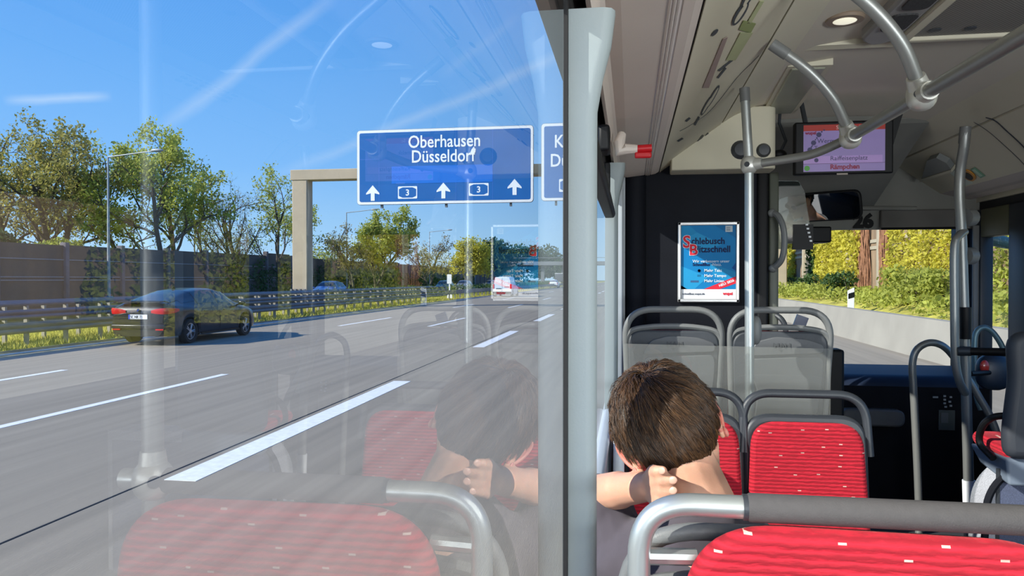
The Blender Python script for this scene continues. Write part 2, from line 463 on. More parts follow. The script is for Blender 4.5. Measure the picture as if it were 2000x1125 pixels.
# crash barriers: three steel beams on posts
def barrier(X, y0, y1, ys, label, face):
    e = empty('crash_barrier', (X, (y0 + y1) / 2, 0), label, 'crash barrier', 'crash barriers along the median')
    def beam(z, h, nm, dx=0):
        prof = [(0, -h), (.05, -h * .75), (.05, -h * .35), (.0, 0), (.05, h * .35), (.05, h * .75), (0, h), (-.012, h), (.035, h * .7), (.035, h * .4), (-.015, 0), (.035, -h * .4), (.035, -h * .7), (-.012, -h)]
        MB().prism([(X + face * (p[0] + dx), z + p[1]) for p in prof], y0, y1, 'xz').build(nm, m_steel, e, ang=60)
    beam(.86, .12, 'upper_beam', .1); beam(.52, .14, 'lower_beam', .1)
    MB().tube([(X, y0, 1.12), (X, y1, 1.12)], .06, 10).build('top_rail', m_steel, e)
    for y in ys:
        MB().box(X - .05, X + .05, y - .035, y + .035, 0, 1.08).build('post', mat('weathered_post', rgb(156, 150, 138), .7, .2), e, smooth=False)
        MB().box(min(X, X + face * .11), max(X, X + face * .11), y - .05, y + .05, .45, .6).build('spacer', m_steel, e, smooth=False)
barrier(-15.15, 6, 60, [10 + 1.33 * i for i in range(34)], 'near steel crash barrier with double beams beside the asphalt', 1)
barrier(-16.35, 6, 60, [10.6 + 1.33 * i for i in range(34)], 'rear steel crash barrier on the grass median, behind the near one', -1)
def far_barrier(y0, y1):
    e = empty('crash_barrier', (-15.15, y0, 0), 'distant stretch of steel crash barrier running towards the bridge', 'crash barrier', 'crash barriers along the median')
    MB().box(-15.2, -15.1, y0, y1, .45, .8).build('beam', m_steel, e, smooth=False)
    for i in range(60): y = y0 + 1 + i * 2; MB().box(-15.18, -15.08, y, y + .1, 0, .5).build('post', m_steel, e, smooth=False)
far_barrier(60, 190)

# noise wall beyond the far carriageway
def wall_mat():
    m = bpy.data.materials.new('noise_wall'); m.use_nodes = True; t = NT(m); b = t.n['Principled BSDF']; b.inputs['Roughness'].default_value = .9
    tc = t.add('ShaderNodeTexCoord')
    mp = t.add('ShaderNodeMapping', ins={'Vector': tc.outputs['Object']}); mp.inputs['Scale'].default_value = (1, .35, .25)
    n1 = t.add('ShaderNodeTexNoise', ins={'Vector': mp.outputs[0], 'Scale': .9, 'Detail': 6.0})
    n2 = t.add('ShaderNodeTexNoise', ins={'Vector': tc.outputs['Object'], 'Scale': 5.0, 'Detail': 4.0})
    c = t.mix(n1.outputs[0], rgb(58, 56, 62), rgb(128, 112, 100)); c = t.mix(t.math('MULTIPLY', n2.outputs[0], .4), c, rgb(60, 66, 54))
    t.l.new(c, b.inputs['Base Color']); return m
m_nwall = wall_mat()
m_npost = mat('noise_wall_post', rgb(112, 106, 110), .9, var=.15, vscale=2)
m_nband = mat('noise_wall_capping', rgb(150, 148, 152), .8, var=.1)
nw = empty('noise_wall', (-36, 60, 0), 'tall dark noise wall with posts beyond the far carriageway', 'noise wall')
mb = MB(); mb2 = MB(); mb3 = MB()
for i in range(34):
    ya = 16 + i * 5.33; h = 3.75 + .35 * min(1, i / 9) + (.25 if i % 7 == 3 else 0)
    MB().box(-36.1, -35.95, ya + .15, ya + 5.18, 0, h).build('wall_panel', m_nwall, nw, smooth=False)
    MB().box(-36.2, -35.75, ya - .16, ya + .16, 0, h + .15).build('wall_post', m_npost, nw, smooth=False, bevel=.03)
    if i < 12:
        for z in (1.65, 1.85, 2.95): MB().box(-35.95, -35.9, ya + .16, ya + 5.17, z, z + .06).build('rail', m_nband, nw, smooth=False)

# vegetation along it
def leafobj(name, C, size, m, label=None, cat=None, group=None, parent=None, kind=None, flat=0):
    V, Fc = leaves_np(np.asarray(C), size, flat=flat)
    o = fastmesh(name, V, Fc, m, parent)
    return tag(o, label, cat, group, kind)
def blob(c, r, n, rg=rng, hollow=.55):
    u = rg.normal(size=(n, 3)); u /= np.linalg.norm(u, axis=1)[:, None]
    q = (hollow + (1 - hollow) * rg.random(n))[:, None]
    return np.asarray(c) + u * q * np.asarray(r)
def shrub(c, r, n, size, m, label, cat='bush', group=None, lumps=7):
    e = empty('shrub', (c[0], c[1], 0 if c[0] < 0 else c[2] - r[2]), label, cat, group)
    C = []
    for k in range(lumps):
        off = rng.uniform(-.6, .6, 3) * np.array(r)
        C.append(blob(np.array(c) + off, np.array(r) * rng.uniform(.35, .6), n // lumps))
    V, Fc = leaves_np(np.concatenate(C), size); fastmesh('foliage', V, Fc, m, e)
    mb = MB(); base = Vector((c[0], c[1], 0 if c[0] < 0 else max(0, c[2] - r[2] - .3)))
    for k in range(5): mb.tube([base, base + Vector((rng.uniform(-.3, .3) * r[0], rng.uniform(-.3, .3) * r[1], r[2] * .8)), Vector((c[0] + rng.uniform(-.5, .5) * r[0], c[1] + rng.uniform(-.5, .5) * r[1], c[2] + r[2] * .5))], [.05, .03, .015], 5)
    mb.build('stems', m_bark, e); return e

def tree(base, ytop, spread, label, leafm, nleaf=9000, lsize=.26, trunk=.28, seed=1, lean=(0, 0), forks=3, bare=.0, group='trees beyond the noise wall', start=.25, fol_r=.5):
    rg = np.random.default_rng(seed); base = Vector(base); zc_ = base.y * math.cos(YAW) - base.x * math.sin(YAW); H = (1.75 + (545 - ytop) / F * zc_) / 1.07; nleaf = int(nleaf * .75); lsize *= .82
    e = empty('tree', base, label, 'tree', group)
    mb = MB(); tips = []
    def branch(p, d, L, r, lev):
        pts = [p]; dd = d.copy(); n = 5 if lev < 2 else 4
        for i in range(n):
            dd = (dd + Vector(rg.normal(0, .13 + .05 * lev, 3)) + Vector((0, 0, .07 if lev else .02))).normalized()
            pts.append(pts[-1] + dd * (L / n))
        rr = [r * (1 - .55 * i / n) for i in range(n + 1)]
        mb.tube(pts, rr, 7 if lev == 0 else (5 if lev < 2 else 3), cap=False)
        if lev >= 2:
            for q in pts[1:]: tips.append(q)
        if lev >= 4: return
        kids = (7 if lev == 0 else (5 if lev == 1 else 4))
        for k in range(kids):
            f = (start if lev == 0 else .25) + (1 - (start if lev == 0 else .25)) * (k + rg.random() * .7) / kids
            i = min(int(f * n), n - 1); q = pts[i].lerp(pts[i + 1], f * n - i if f * n - i <= 1 else 1)
            az = rg.uniform(0, 2 * PI) if lev else 2 * PI * (k * .38 + rg.random() * .15)
            tang = (pts[i + 1] - pts[i]).normalized(); x, y = basis(tang)
            out = (x * math.cos(az) + y * math.sin(az))
            ang = R(rg.uniform(28, 58)) * spread
            nd = (tang * math.cos(ang) + out * math.sin(ang)).normalized()
            LL = L * ((.62 if lev == 0 else .58) * (1.05 - .35 * f)) * rg.uniform(.8, 1.15)
            branch(q, nd, LL, rr[i] * (.58 if lev == 0 else .6), lev + 1)
    for k in range(forks):
        a = 2 * PI * k / forks + rg.random(); sp_ = .0 if forks == 1 else .2
        d = Vector((math.cos(a) * sp_ + lean[0], math.sin(a) * sp_ + lean[1], 1)).normalized()
        branch(base, d, H * .74 * (1 - .08 * k), trunk / (1 + .2 * (forks - 1)), 0)
    mb.build('trunk_and_branches', m_bark, e, ang=180, fix=False)
    if nleaf:
        T = np.array([tuple(q) for q in tips]); T = T[rg.random(len(T)) > bare]
        zc = T[:, 2]
        idx = rg.integers(0, len(T), nleaf); C = T[idx] + rg.normal(0, fol_r * .5, (nleaf, 3))
        V, Fc = leaves_np(C, lsize, rg=rg); fastmesh('foliage', V, Fc, leafm, e)
    return e
def at(px, Y): # ground point below a column of the view
    p = P(px, 545, Y); return (p.x, p.y, 0)
tree(at(40, 55), 228, 1.0, 'big airy tree at the left edge leaning over the noise wall', m_leaf[0], 9000, .30, .34, 11, (-.1, 0), 2)
tree(at(110, 52), 225, 1.0, 'tall olive-leaved tree with a dark forked trunk near the left edge', m_leaf[0], 11000, .30, .34, 5, (.05, 0), 2)
tree(at(272, 58), 245, .95, 'half-bare tree just right of the tall lamp post', m_leaf[1], 4500, .28, .24, 8, (-.05, 0), 1, .4)
tree(at(315, 56), 236, .9, 'dense spring-green tree in the middle of the left tree group', m_leaf[1], 9000, .30, .26, 21, (0, 0), 1)
tree(at(345, 60), 262, .7, 'spring-green tree on the right of the left tree group', m_leaf[1], 6500, .30, .26, 37, (.0, 0), 1)
tree(at(405, 66), 330, .7, 'small leaning green tree between the green group and the bare tree', m_leaf[1], 1800, .28, .18, 33, (-.12, 0), 1)
tree(at(465, 64), 322, .95, 'nearly bare fan-shaped tree with grey buds', m_leaf[4], 1500, .2, .24, 42, (0, 0), 3, .5, start=.1)
tree(at(548, 70), 338, .7, 'slender loose-leaved tree left of the concrete gantry post', m_leaf[1], 3500, .26, .2, 51, (.03, 0), 1)
tree(at(585, 78), 385, .7, 'thin tree half hidden by the concrete gantry post', m_leaf[1], 3000, .26, .2, 52, (.03, 0), 1)
tree(at(735, 86), 408, .8, 'leafy green tree below the left half of the blue sign', m_leaf[1], 13000, .34, .26, 61, (0, 0), 2)
tree(at(690, 80), 432, .8, 'brownish half-bare tree left of the leafy tree below the sign', m_leaf[4], 2500, .26, .2, 62, (0, 0), 2)
tree(at(838, 112), 462, .8, 'bare brown tree behind the third lamp post', m_leaf[4], 2200, .3, .26, 71, (0, 0), 2)
tree(at(908, 122), 468, .75, 'yellow-green tree near the vanishing end of the wall', m_leaf[2], 9000, .42, .3, 81, (0, 0), 2, fol_r=.9)
tree(at(630, 92), 474, .9, 'low bushy tree just right of the gantry post', m_leaf[1], 3000, .32, .16, 63, (0, 0), 2)
for i, (px, Y, h, mi, lb) in enumerate([(948, 200, 13, 3, 'dark green tree left of the white van roof'), (972, 215, 15, 3, 'dark rounded tree right above the white van'),
                                         (1005, 280, 17, 3, 'distant tree behind the far overpass, left of centre'), (1062, 285, 15, 3, 'distant rounded tree under the overpass by the white car'),
                                         (1085, 330, 14, 3, 'farthest tree at the end of the motorway')]):
    p = at(px, Y)
    e = empty('tree', p, lb, 'tree', 'distant trees at the end of the motorway')
    C = np.concatenate([blob((p[0] + rng.uniform(-4, 4), p[1] + rng.uniform(-3, 3), h * rng.uniform(.3, .75)), (h * .3, h * .3, h * .28), 350) for _ in range(8)])
    V, Fc = leaves_np(C, 1.0); fastmesh('foliage', V, Fc, m_leaf[mi], e)
    MB().tube([(p[0], p[1], 0), (p[0], p[1], h * .6)], [.4, .2], 8).build('trunk', m_bark, e)
# shrubs and ivy on the wall from the gantry onwards, bushes over the wall
ivy = []
for k in range(46):
    y = 62 + k * 2.3 + rng.uniform(-1, 1); h = rng.uniform(1.4, 4.0)
    n = 170; ivy.append(np.stack([-35.7 + rng.uniform(-.2, .35, n), y + rng.normal(0, .9, n), rng.uniform(0, 1, n) ** .8 * h], 1))
leafobj('ivy', np.concatenate(ivy), .3, m_leaf[3], 'dark green ivy climbing the noise wall right of the gantry post', 'ivy', kind='stuff')
hedge = []
for k in range(70):
    y = 46 + k * 2.1; n = 130
    hedge.append(blob((-19.5 + rng.uniform(-1.2, 1.2), y, .45), (1.2, 1.3, .8), n))
leafobj('median_undergrowth', np.concatenate(hedge), .2, m_leaf[3], 'low green undergrowth on the median beyond the gantry post', 'undergrowth', kind='stuff')
shrub((-38.5, 39, 4.1), (2.2, 3.2, 1.5), 3500, .2, m_leaf[3], 'round dark bush showing over the wall top at the far left', lumps=9)
shrub((-40, 47, 4.2), (1.2, 2.0, .9), 900, .2, m_leaf[1], 'small light bush over the wall left of the tall lamp post')
# grass in the median
def blades(n, x0, x1, y0, y1, h, name, label):
    X = rng.uniform(x0, x1, n); Y = y0 + (y1 - y0) * rng.random(n) ** 1.6; Hh = h * rng.uniform(.4, 1.2, n)
    a = rng.uniform(0, 2 * PI, n); wx = np.cos(a) * .03; wy = np.sin(a) * .03
    V = np.stack([np.stack([X - wx, Y - wy, 0 * X], 1), np.stack([X + wx, Y + wy, 0 * X], 1), np.stack([X + rng.normal(0, .05, n), Y + rng.normal(0, .05, n), Hh], 1)], 1).reshape(-1, 3)
    o = fastmesh(name, V, np.arange(3 * n).reshape(n, 3), m_grassb); tag(o, label, 'grass', kind='stuff')
blades(60000, -19.5, -14.9, 9, 110, .17, 'grass', 'yellow-green grass under the crash barriers on the median')

# gantry
m_gantry = mat('gantry_concrete', rgb(178, 164, 142), .85, var=.1, vscale=.8, bump=.15, bscale=20)
GY = 42.5; gx = P(589, 400, GY).x
g = empty('sign_gantry', (gx, GY, 0), 'concrete gantry with a tall post and a long beam carrying the blue signs', 'sign gantry')
ztop = P(589, 333, GY).z
MB().box(gx - .48, gx + .48, GY - .3, GY + .55, 0, ztop - .55).build('post', m_gantry, g, bevel=.05)
MB().box(gx - .56, 8.4, GY - .35, GY + .55, ztop - .62, ztop).build('beam', m_gantry, g, bevel=.03)
MB().box(7.6, 8.4, GY - .3, GY + .5, 0, ztop - .55).build('post', m_gantry, g, bevel=.05)
MB().box(gx - .95, gx + .95, GY - .8, GY + 1, 0, .9).build('footing', m_concrete, g, bevel=.08)
for k in range(4): MB().box(gx - .5 + k * .27, gx - .38 + k * .27, GY - .55, GY - .35, .9, 1.15).build('anchor_bolt', m_steel, g, smooth=False)
for sx_ in (-14.5, -10.6, -6.8, -4.2, -1.0, 2.5): MB().box(sx_ - .06, sx_ + .06, GY - .5, GY - .3, ztop - 2.4, ztop + 1.8).build('sign_bracket', m_steel, g, smooth=False)
# signs
def sign(name, x0, x1, z0, z1, label):
    s = empty(name, ((x0 + x1) / 2, GY - .62, z0), label, 'road sign')
    def rr(x0, x1, z0, z1, r): return roundpoly([(x0, z0), (x1, z0), (x1, z1), (x0, z1)], r)
    MB().prism(rr(x0, x1, z0, z1, .22), GY - .52, GY - .60).build('backing_plate', m_steel, s, smooth=False)
    MB().prism(rr(x0 + .02, x1 - .02, z0 + .02, z1 - .02, .2), GY - .601, GY - .62).build('white_border', m_white, s, smooth=False)
    MB().prism(rr(x0 + .17, x1 - .17, z0 + .17, z1 - .17, .12), GY - .621, GY - .63).build('blue_face', m_signblue, s, smooth=False)
    return s
sA = P(697, 250, GY - .6); sB = P(1042, 400, GY - .6); sz1 = P(860, 250, GY - .6).z; sz0 = P(860, 398, GY - .6).z
S1 = sign('direction_sign', sA.x, sB.x, sz0, sz1, 'large blue motorway sign reading Oberhausen and Düsseldorf')
fy = GY - .632
def SP(px, py): return P(px, py, fy)
def spoly(parent, pts, m, nm, d=.006, off=0):
    q = [SP(*p) for p in pts]
    MB().prism([(v.x, v.z) for v in q], fy - off, fy - off - d).build(nm, m, parent, smooth=False)
m_letter = mat('sign_lettering', rgb(240, 246, 252), .5)
text('Oberhausen', 1.02, m_letter, S1, (SP(797, 291).x, fy - .012, SP(865, 287).z), (1, 0, 0), (0, 0, 1), bold=.012, sx=.85)
text('Düsseldorf', 1.02, m_letter, S1, (SP(803, 318).x, fy - .012, SP(865, 316).z), (1, 0, 0), (0, 0, 1), bold=.012, sx=.84)
cz = SP(868, 340)
MB().box(SP(765, 340).x, SP(962, 340).x, fy - .008, fy, SP(865, 357).z, SP(865, 323).z).build('blank_patch', m_signblue2, S1, smooth=False)
m_seamc = mat('sign_seam', rgb(60, 116, 204), .5)
for px in (740, 815, 890, 962): MB().box(SP(px, 300).x, SP(px, 300).x + .02, fy - .003, fy, sz0 + .2, sz1 - .2).build('plate_seam', m_seamc, S1, smooth=False)
MB().box(sA.x + .2, SP(740, 300).x, fy - .003, fy, SP(720, 312).z, SP(720, 312).z + .03).build('plate_seam', m_seamc, S1, smooth=False)
def arrow(parent, px, py, s=.78):
    c = SP(px, py); pts = [(-.15, -.55), (.15, -.55), (.15, .02), (.52, .02 - .1), (.52, .02), (.0, .62), (-.52, .02), (-.52, -.08), (-.15, .02)]
    MB().prism([(c.x + a * s, c.z + b * s) for a, b in pts], fy, fy - .01).build('arrow', m_letter, parent, smooth=False)
for px, py in ((728, 378), (866, 373), (1005, 366)): arrow(S1, px, py)
def shield(parent, px, py, txt='3'):
    c = SP(px, py); W, Hh = .58, .36
    MB().prism(roundpoly([(c.x - W, c.z - Hh), (c.x + W, c.z - Hh), (c.x + W, c.z + Hh), (c.x - W, c.z + Hh)], .06), fy, fy - .008).build('route_shield', m_letter, parent, smooth=False)
    hx = [(-.52, -.2), (-.3, -.3), (.3, -.3), (.52, -.2), (.52, .2), (.3, .3), (-.3, .3), (-.52, .2)]
    MB().prism([(c.x + a, c.z + b) for a, b in hx], fy - .008, fy - .012).build('shield_field', m_signblue, parent, smooth=False)
    text(txt, .5, m_letter, parent, (c.x, fy - .015, c.z - .17), (1, 0, 0), (0, 0, 1), 'route_number', bold=.01, align='CENTER')
shield(S1, 796, 376); shield(S1, 935, 370)
spoly(S1, [(917, 303), (921, 292), (926, 286), (929, 296), (925, 303), (921, 300)], m_letter, 'peeling_film', .01, .012)
x2 = P(1057, 300, GY - .6).x
S2 = sign('direction_sign', x2, x2 + 6.4, P(1100, 392, GY - .6).z, P(1100, 240, GY - .6).z, 'second blue motorway sign, cut off by the bus window pillar')
text('Köln', 1.02, m_letter, S2, (SP(1082, 290).x, fy - .012, SP(1090, 288).z), (1, 0, 0), (0, 0, 1), bold=.012, sx=.84)
text('Düsseldorf', 1.02, m_letter, S2, (SP(1074, 325).x, fy - .012, SP(1090, 325).z), (1, 0, 0), (0, 0, 1), bold=.012, sx=.84)
shield(S2, 1112, 362)

# lamp posts
m_lamp = mat('lamp_post_steel', rgb(150, 158, 164), .5, .3)
def lamp(Y, label):
    X = -34.4
    e = empty('street_lamp', (X, Y, 0), label, 'street lamp', 'lamp posts in front of the noise wall')
    H = 9.9
    MB().tube([(X, Y, 0), (X, Y, 4.5), (X, Y, H)], [.12, .09, .055], 10).build('pole', m_lamp, e)
    MB().tube([(X, Y, H - .03), (X + 3.3, Y, H + .28)], [.05, .04], 8).build('arm', m_lamp, e)
    MB().ell((X + 3.6, Y, H + .32), (.45, .16, .11), 14, 8, e=.8).build('lamp_head', m_lamp, e)
    MB().box(X - .2, X + .2, Y - .2, Y + .2, 0, .6).build('base', m_lamp, e, bevel=.04)
Y1 = 34.4 / .77
lamp(Y1, 'tall street lamp in front of the left tree group'); lamp(Y1 * 1.0 + 42, 'street lamp whose arm meets the lower left corner of the blue sign')
lamp(Y1 + 80, 'street lamp in front of the bare brown tree'); lamp(Y1 + 118, 'street lamp left of the white van'); lamp(Y1 + 160, 'farthest street lamp near the overpass')

# overpass
m_bridge = mat('bridge_concrete', rgb(120, 124, 126), .8)
BY = 240
b = empty('overpass', (-8, BY, 0), 'grey road bridge crossing the motorway in the distance', 'bridge')
zb = P(1080, 516, BY).z
MB().box(-60, 30, BY, BY + 8, zb - .3, zb + .9).build('deck', m_bridge, b, smooth=False)
MB().box(-60, 30, BY, BY + .2, zb + 2.0, zb + 2.15).build('railing', m_bridge, b, smooth=False)
for px in (938, 995, 1058, 1098): x = P(px, 530, BY).x; MB().box(x - .5, x + .5, BY + 2, BY + 4, 0, zb).build('pier', m_bridge, b, smooth=False)
# kilometre board in the median
p = at(878, 62); e = empty('marker_post', p, 'white marker board on a post in the median left of the white van', 'marker post')
MB().box(p[0] - .05, p[0] + .05, p[1] - .05, p[1] + .05, 0, 2.0).build('post', m_white, e, smooth=False)
MB().box(p[0] - .2, p[0] + .2, p[1] - .09, p[1] - .05, 1.35, 2.15).build('board', m_white, e, smooth=False)
MB().box(p[0] - .2, p[0] + .25, p[1] - .09, p[1] - .05, .1, .5).build('lower_board', m_white, e, smooth=False)

# ================================================================ right-hand side: concrete wall, slope, ivy wall
struct('barrier_wall', MB().prism([(6.3, 0), (6.85, 0), (6.7, .87), (6.45, .87)], -5, 160, 'xz'), m_concwall, smooth=False)
mb = MB(); rows = []
for i in range(60):
    y = 4 + i * 3
    rows.append([(x, y, z + noise.noise(Vector((x, y * .3, 0))) * .2) for x, z in ((6.7, .6), (7.6, .8), (8.6, 1.0), (9.6, 1.05), (12, 1.1))])
struct('slope', mb.grid(rows), m_grass)
m_rwall = mat('ivy_wall_panel', rgb(140, 118, 94), .9, var=.3, vscale=1.6, bump=.4, bscale=12, stretch=(1, 1, .3))
m_rpost = mat('ivy_wall_post', rgb(168, 158, 138), .85, var=.08)
m_rdark = mat('ivy_wall_door', rgb(92, 88, 80), .9, var=.3, vscale=2.5)
rw = empty('noise_wall', (10.2, 40, 0), 'sunlit tan noise wall overgrown with ivy, seen through the windscreen', 'noise wall')
for i in range(28):
    ya = 10 + i * 4.5
    MB().box(10.15, 10.35, ya + .12, ya + 4.4, .5, 7).build('wall_panel', m_rdark if i == 7 else m_rwall, rw, smooth=False)
    MB().box(10.0, 10.4, ya - .16, ya + .16, .5, 7.1).build('wall_post', m_rpost, rw, smooth=False, bevel=.02)
    if 3 <= i < 9:
        for z in (3.0, 3.28): MB().box(10.1, 10.16, ya + .1, ya + 4.4, z, z + .14).build('rail', m_rpost, rw, smooth=False)
def ivy_patch(y0, y1, z0, z1, n, m, label, edge=.6, sz=.14):
    Y = rng.uniform(y0 - edge, y1 + edge, n); z = z0 + (z1 - z0) * rng.random(n)
    kk = np.array([noise.noise(Vector((a * .9, b * .9, 3))) for a, b in zip(Y, z)]) + .35 - .8 * np.maximum(0, np.maximum(y0 - Y, Y - y1)) / edge
    ok = kk > 0
    Y = Y[ok]; z = z[ok]; X = 10.12 - np.abs(rng.normal(0, .14, len(Y))) - .12 * kk[ok]
    leafobj('ivy', np.stack([X, Y, z], 1), sz, m, label, 'ivy', 'ivy on the sunlit noise wall', flat=0)
def ywall(px): # depth at which a view column meets the wall
    return PX(px, 545, 10.1).y
ivy_patch(ywall(1860) - .5, ywall(1745), 1.0, 7, 11000, m_leaf[2], 'yellow-green ivy on the wall at the right of the windscreen')
ivy_patch(ywall(1680), ywall(1600), .9, 7, 12000, m_leaf[2], 'yellow-green ivy on the wall left of the bare panels', sz=.17)
ivy_patch(ywall(1550), ywall(1528), .9, 7, 5000, m_leaf[2], 'yellow-green ivy farthest along the wall, behind the driver glass', sz=.22)
ivy_patch(13, ywall(1895), .8, 7, 15000, m_leaf[1], 'bright green ivy seen through the front door glass', sz=.14)
ivy_patch(ywall(1597), ywall(1585), .9, 7, 4000, m_leaf[3], 'dark green ivy strip beside the grey panel', sz=.2, edge=.4)
m_dead = mat('dead_stems', rgb(136, 96, 70), .9, var=.3, vscale=9)
for (pa, pb, lb) in ((1722, 1738, 'bundle of brown dead ivy stems on the bare wall panel, the right one'), (1672, 1700, 'bundle of brown dead ivy stems on the bare wall panel, the left one')):
    mb = MB(); ya, yb = ywall(pb), ywall(pa)
    for k in range(60):
        y = rng.uniform(ya, yb); pts = [(10.08 - rng.uniform(0, .12), y + rng.normal(0, .1) + (z_ - 3) * .03, z_) for z_ in (1, 2, 3, 4, 5.2, 6.6)]
        mb.tube(catmull(pts, 2), .022, 4, cap=False)
    tag(mb.build('dead_ivy_stems', m_dead, fix=False), lb, 'dead ivy', 'dead ivy on the noise wall')
C = []
for k in range(150):
    y = 12 + k * .42; C.append(blob((rng.uniform(7.45, 9.3), y, rng.uniform(1.0, 1.35)), (.5, .5, .33), 90))
leafobj('slope_undergrowth', np.concatenate(C), .13, m_leaf[1], 'bright green undergrowth on the slope behind the concrete wall', 'undergrowth', kind='stuff')
for px, Y, lb in ((1650, 32, 'green bush at the foot of the ivy left of the bare panels'), (1780, 24, 'green bush at the foot of the ivy at the right'), (1600, 40, 'small green bush by the grey wall panel'), (1840, 21.5, 'green bush at the right edge of the windscreen view'), (1540, 48, 'farthest green bush on the slope')):
    x = min(9.3, P(px, 545, Y).x); shrub((x, Y, 1.55), (.9, 1.0, .6), 1200, .12, m_leaf[3] if px < 1700 else m_leaf[1], lb, group='bushes on the slope')
q = PX(1663, 585, 6.95); e = empty('delineator_post', (q.x, q.y, .78), 'white delineator post with a black band behind the concrete wall', 'delineator post')
zt = P(1664, 562, q.y).z
MB().prism([(q.x - .09, .78), (q.x + .09, .78), (q.x + .09, zt), (q.x - .09, zt - .1)], q.y, q.y + .12).build('post_body', m_white, e, bevel=.01)
MB().prism([(q.x - .095, zt - .36), (q.x + .095, zt - .3), (q.x + .095, zt - .13), (q.x - .095, zt - .19)], q.y - .005, q.y + .01).build('black_band', m_black, e, smooth=False)
# ================================================================ vehicles
m_tyre = mat('tyre', rgb(24, 24, 26), .8)
m_rim = mat('alloy_rim', rgb(186, 188, 196), .3, .7)
m_carglass = mat('car_glass', rgb(22, 30, 42), .06, spec=.9)
m_taillight = mat('tail_light', rgb(206, 26, 34), .2, coat=.8)
m_chrome = mat('chrome', rgb(210, 212, 216), .12, 1)
m_plate = mat('number_plate', rgb(238, 240, 244), .4)
m_plateb = mat('plate_band', rgb(30, 70, 190), .4)
m_platet = mat('plate_text', rgb(20, 20, 24), .5)
def interp(tab, y):
    xs = [p[0] for p in tab]; return float(np.interp(y, xs, [p[1] for p in tab]))
def car(loc, label, paint, L=4.82, W=1.83, kind='fastback', cat='car', group=None, rz=0, detail=True, plate=None, rim=None):
    e = empty('car' if kind != 'van' else 'van', (0, 0, 0), label, cat, group)
    h = L / 2; w2 = W / 2
    if kind == 'fastback':
        zs = [(-h, .86), (-h + .08, .97), (-h + .3, 1.03), (0, .97), (1.0, .94), (1.7, .86), (h - .25, .72), (h, .56)]
        zr = [(-h, .92), (-h + .08, 1.06), (-h + .2, 1.13), (-h + .3, 1.16), (-1.5, 1.33), (-1.0, 1.45), (-.4, 1.5), (.1, 1.495), (.6, 1.4), (1.0, 1.2), (1.32, 1.02), (1.7, .96), (h - .3, .8), (h, .58)]
        wr = [(-h, .62), (-h + .3, .60), (-1.5, .57), (-.4, .56), (.4, .56), (1.0, .60), (1.3, .68), (h, .5)]
        ws = [(-h, .76), (-h + .1, .84), (-h + .35, .9), (-1.2, w2), (1.2, w2), (h - .45, .86), (h - .1, .7), (h, .58)]
        side = [(-1.75, -1.12), (-1.06, -.1), (-.04, .92)]; rear = (-2.1, -1.05); front = (.45, 1.28); axles = (-1.48, 1.44); zlow = .24; rw = .33
    elif kind == 'van':
        zs = [(-h, 1.0), (h - 1.1, 1.0), (h - .2, .88), (h, .7)]
        zr = [(-h, 1.88), (-h + .08, 1.96), (-.5, 2.0), (h - 2.0, 1.97), (h - 1.15, 1.3), (h - .95, 1.12), (h - .2, .95), (h, .75)]
        wr = [(-h, .72), (.6, .72), (h - 1.2, .66), (h, .55)]
        ws = [(-h, w2 - .05), (-h + .1, w2), (h - .5, w2), (h, .68)]
        side = [(h - 2.3, h - 1.45)]; rear = None; front = (h - 1.95, h - 1.1); axles = (-h + .85, h - .85); zlow = .22; rw = .32
    else:
        zs = [(-h, .85), (-h + .1, 1.0), (0, .98), (1.0, .95), (h - .3, .8), (h, .6)]
        zr = [(-h, 1.0), (-h + .15, 1.2), (-h + .6, 1.5), (-.6, 1.6), (.1, 1.58), (.6, 1.42), (1.15, 1.05), (h - .3, .88), (h, .62)]
        wr = [(-h, .62), (0, .58), (1.1, .66), (h, .5)]
        ws = [(-h, .78), (-h + .3, w2), (1.0, w2), (h - .2, .8), (h, .6)]
        side = [(-h + .7, -.75), (-.7, .1), (.16, .85)]; rear = (-h + .12, -h + .55); front = (.3, 1.1); axles = (-h + .8, h - .85); zlow = .24; rw = .33
    step = .04 if detail else .1
    ys = list(np.arange(-h, h + .001, step)); rows = []; NL, NG, NR = 9, 5, 5
    for y in ys:
        s_, r_, a, b_ = interp(zs, y), interp(zr, y), interp(ws, y), interp(wr, y)
        zb = zlow + .05 * (abs(y) > h - .15)
        arch = 0
        for ax in axles:
            dy = abs(y - ax)
            if dy < rw + .06: arch = max(arch, rw + math.sqrt((rw + .06) ** 2 - dy ** 2))
        zb2 = max(zb, arch)
        pr = [(0, zb2), (a * .9, zb2)]
        for k, (fx, fz) in enumerate(((.955, .03), (.985, .2), (1.0, .45), (1.0, .62), (.985, .8), (.97, .92), (.94, 1.0))):
            z = zb2 + (s_ - zb2) * fz if arch else zb + (s_ - zb) * fz
            pr.append((a * fx, max(z, zb2 + .005 * k)))
        r_ = max(r_, s_ + .02); re = r_ - .07 * min(1, (r_ - s_) * 3)
        a2 = a * .94
        bb = min(b_ + .0, a2 * .93)
        for k in range(1, NG + 1):
            f = k / NG; pr.append((a2 + (bb - a2) * f - .0 + .02 * math.sin(PI * f), s_ + (re - s_) * f))
        for k in range(1, NR + 1):
            f = k / NR; pr.append((bb * math.cos(f * PI / 2), re + (r_ - re) * math.sin(f * PI / 2)))
        rows.append([(x, y, z) for x, z in pr[:-1]] + [(-x, y, z) for x, z in reversed(pr[1:])])
    mb = MB(); mb.grid(rows, closed=True)
    n = len(rows[0])
    mb._a(rows[0], [tuple(range(n))]); mb._a(rows[-1], [tuple(range(n - 1, -1, -1))])
    mb.build('body', paint, e, ang=38)
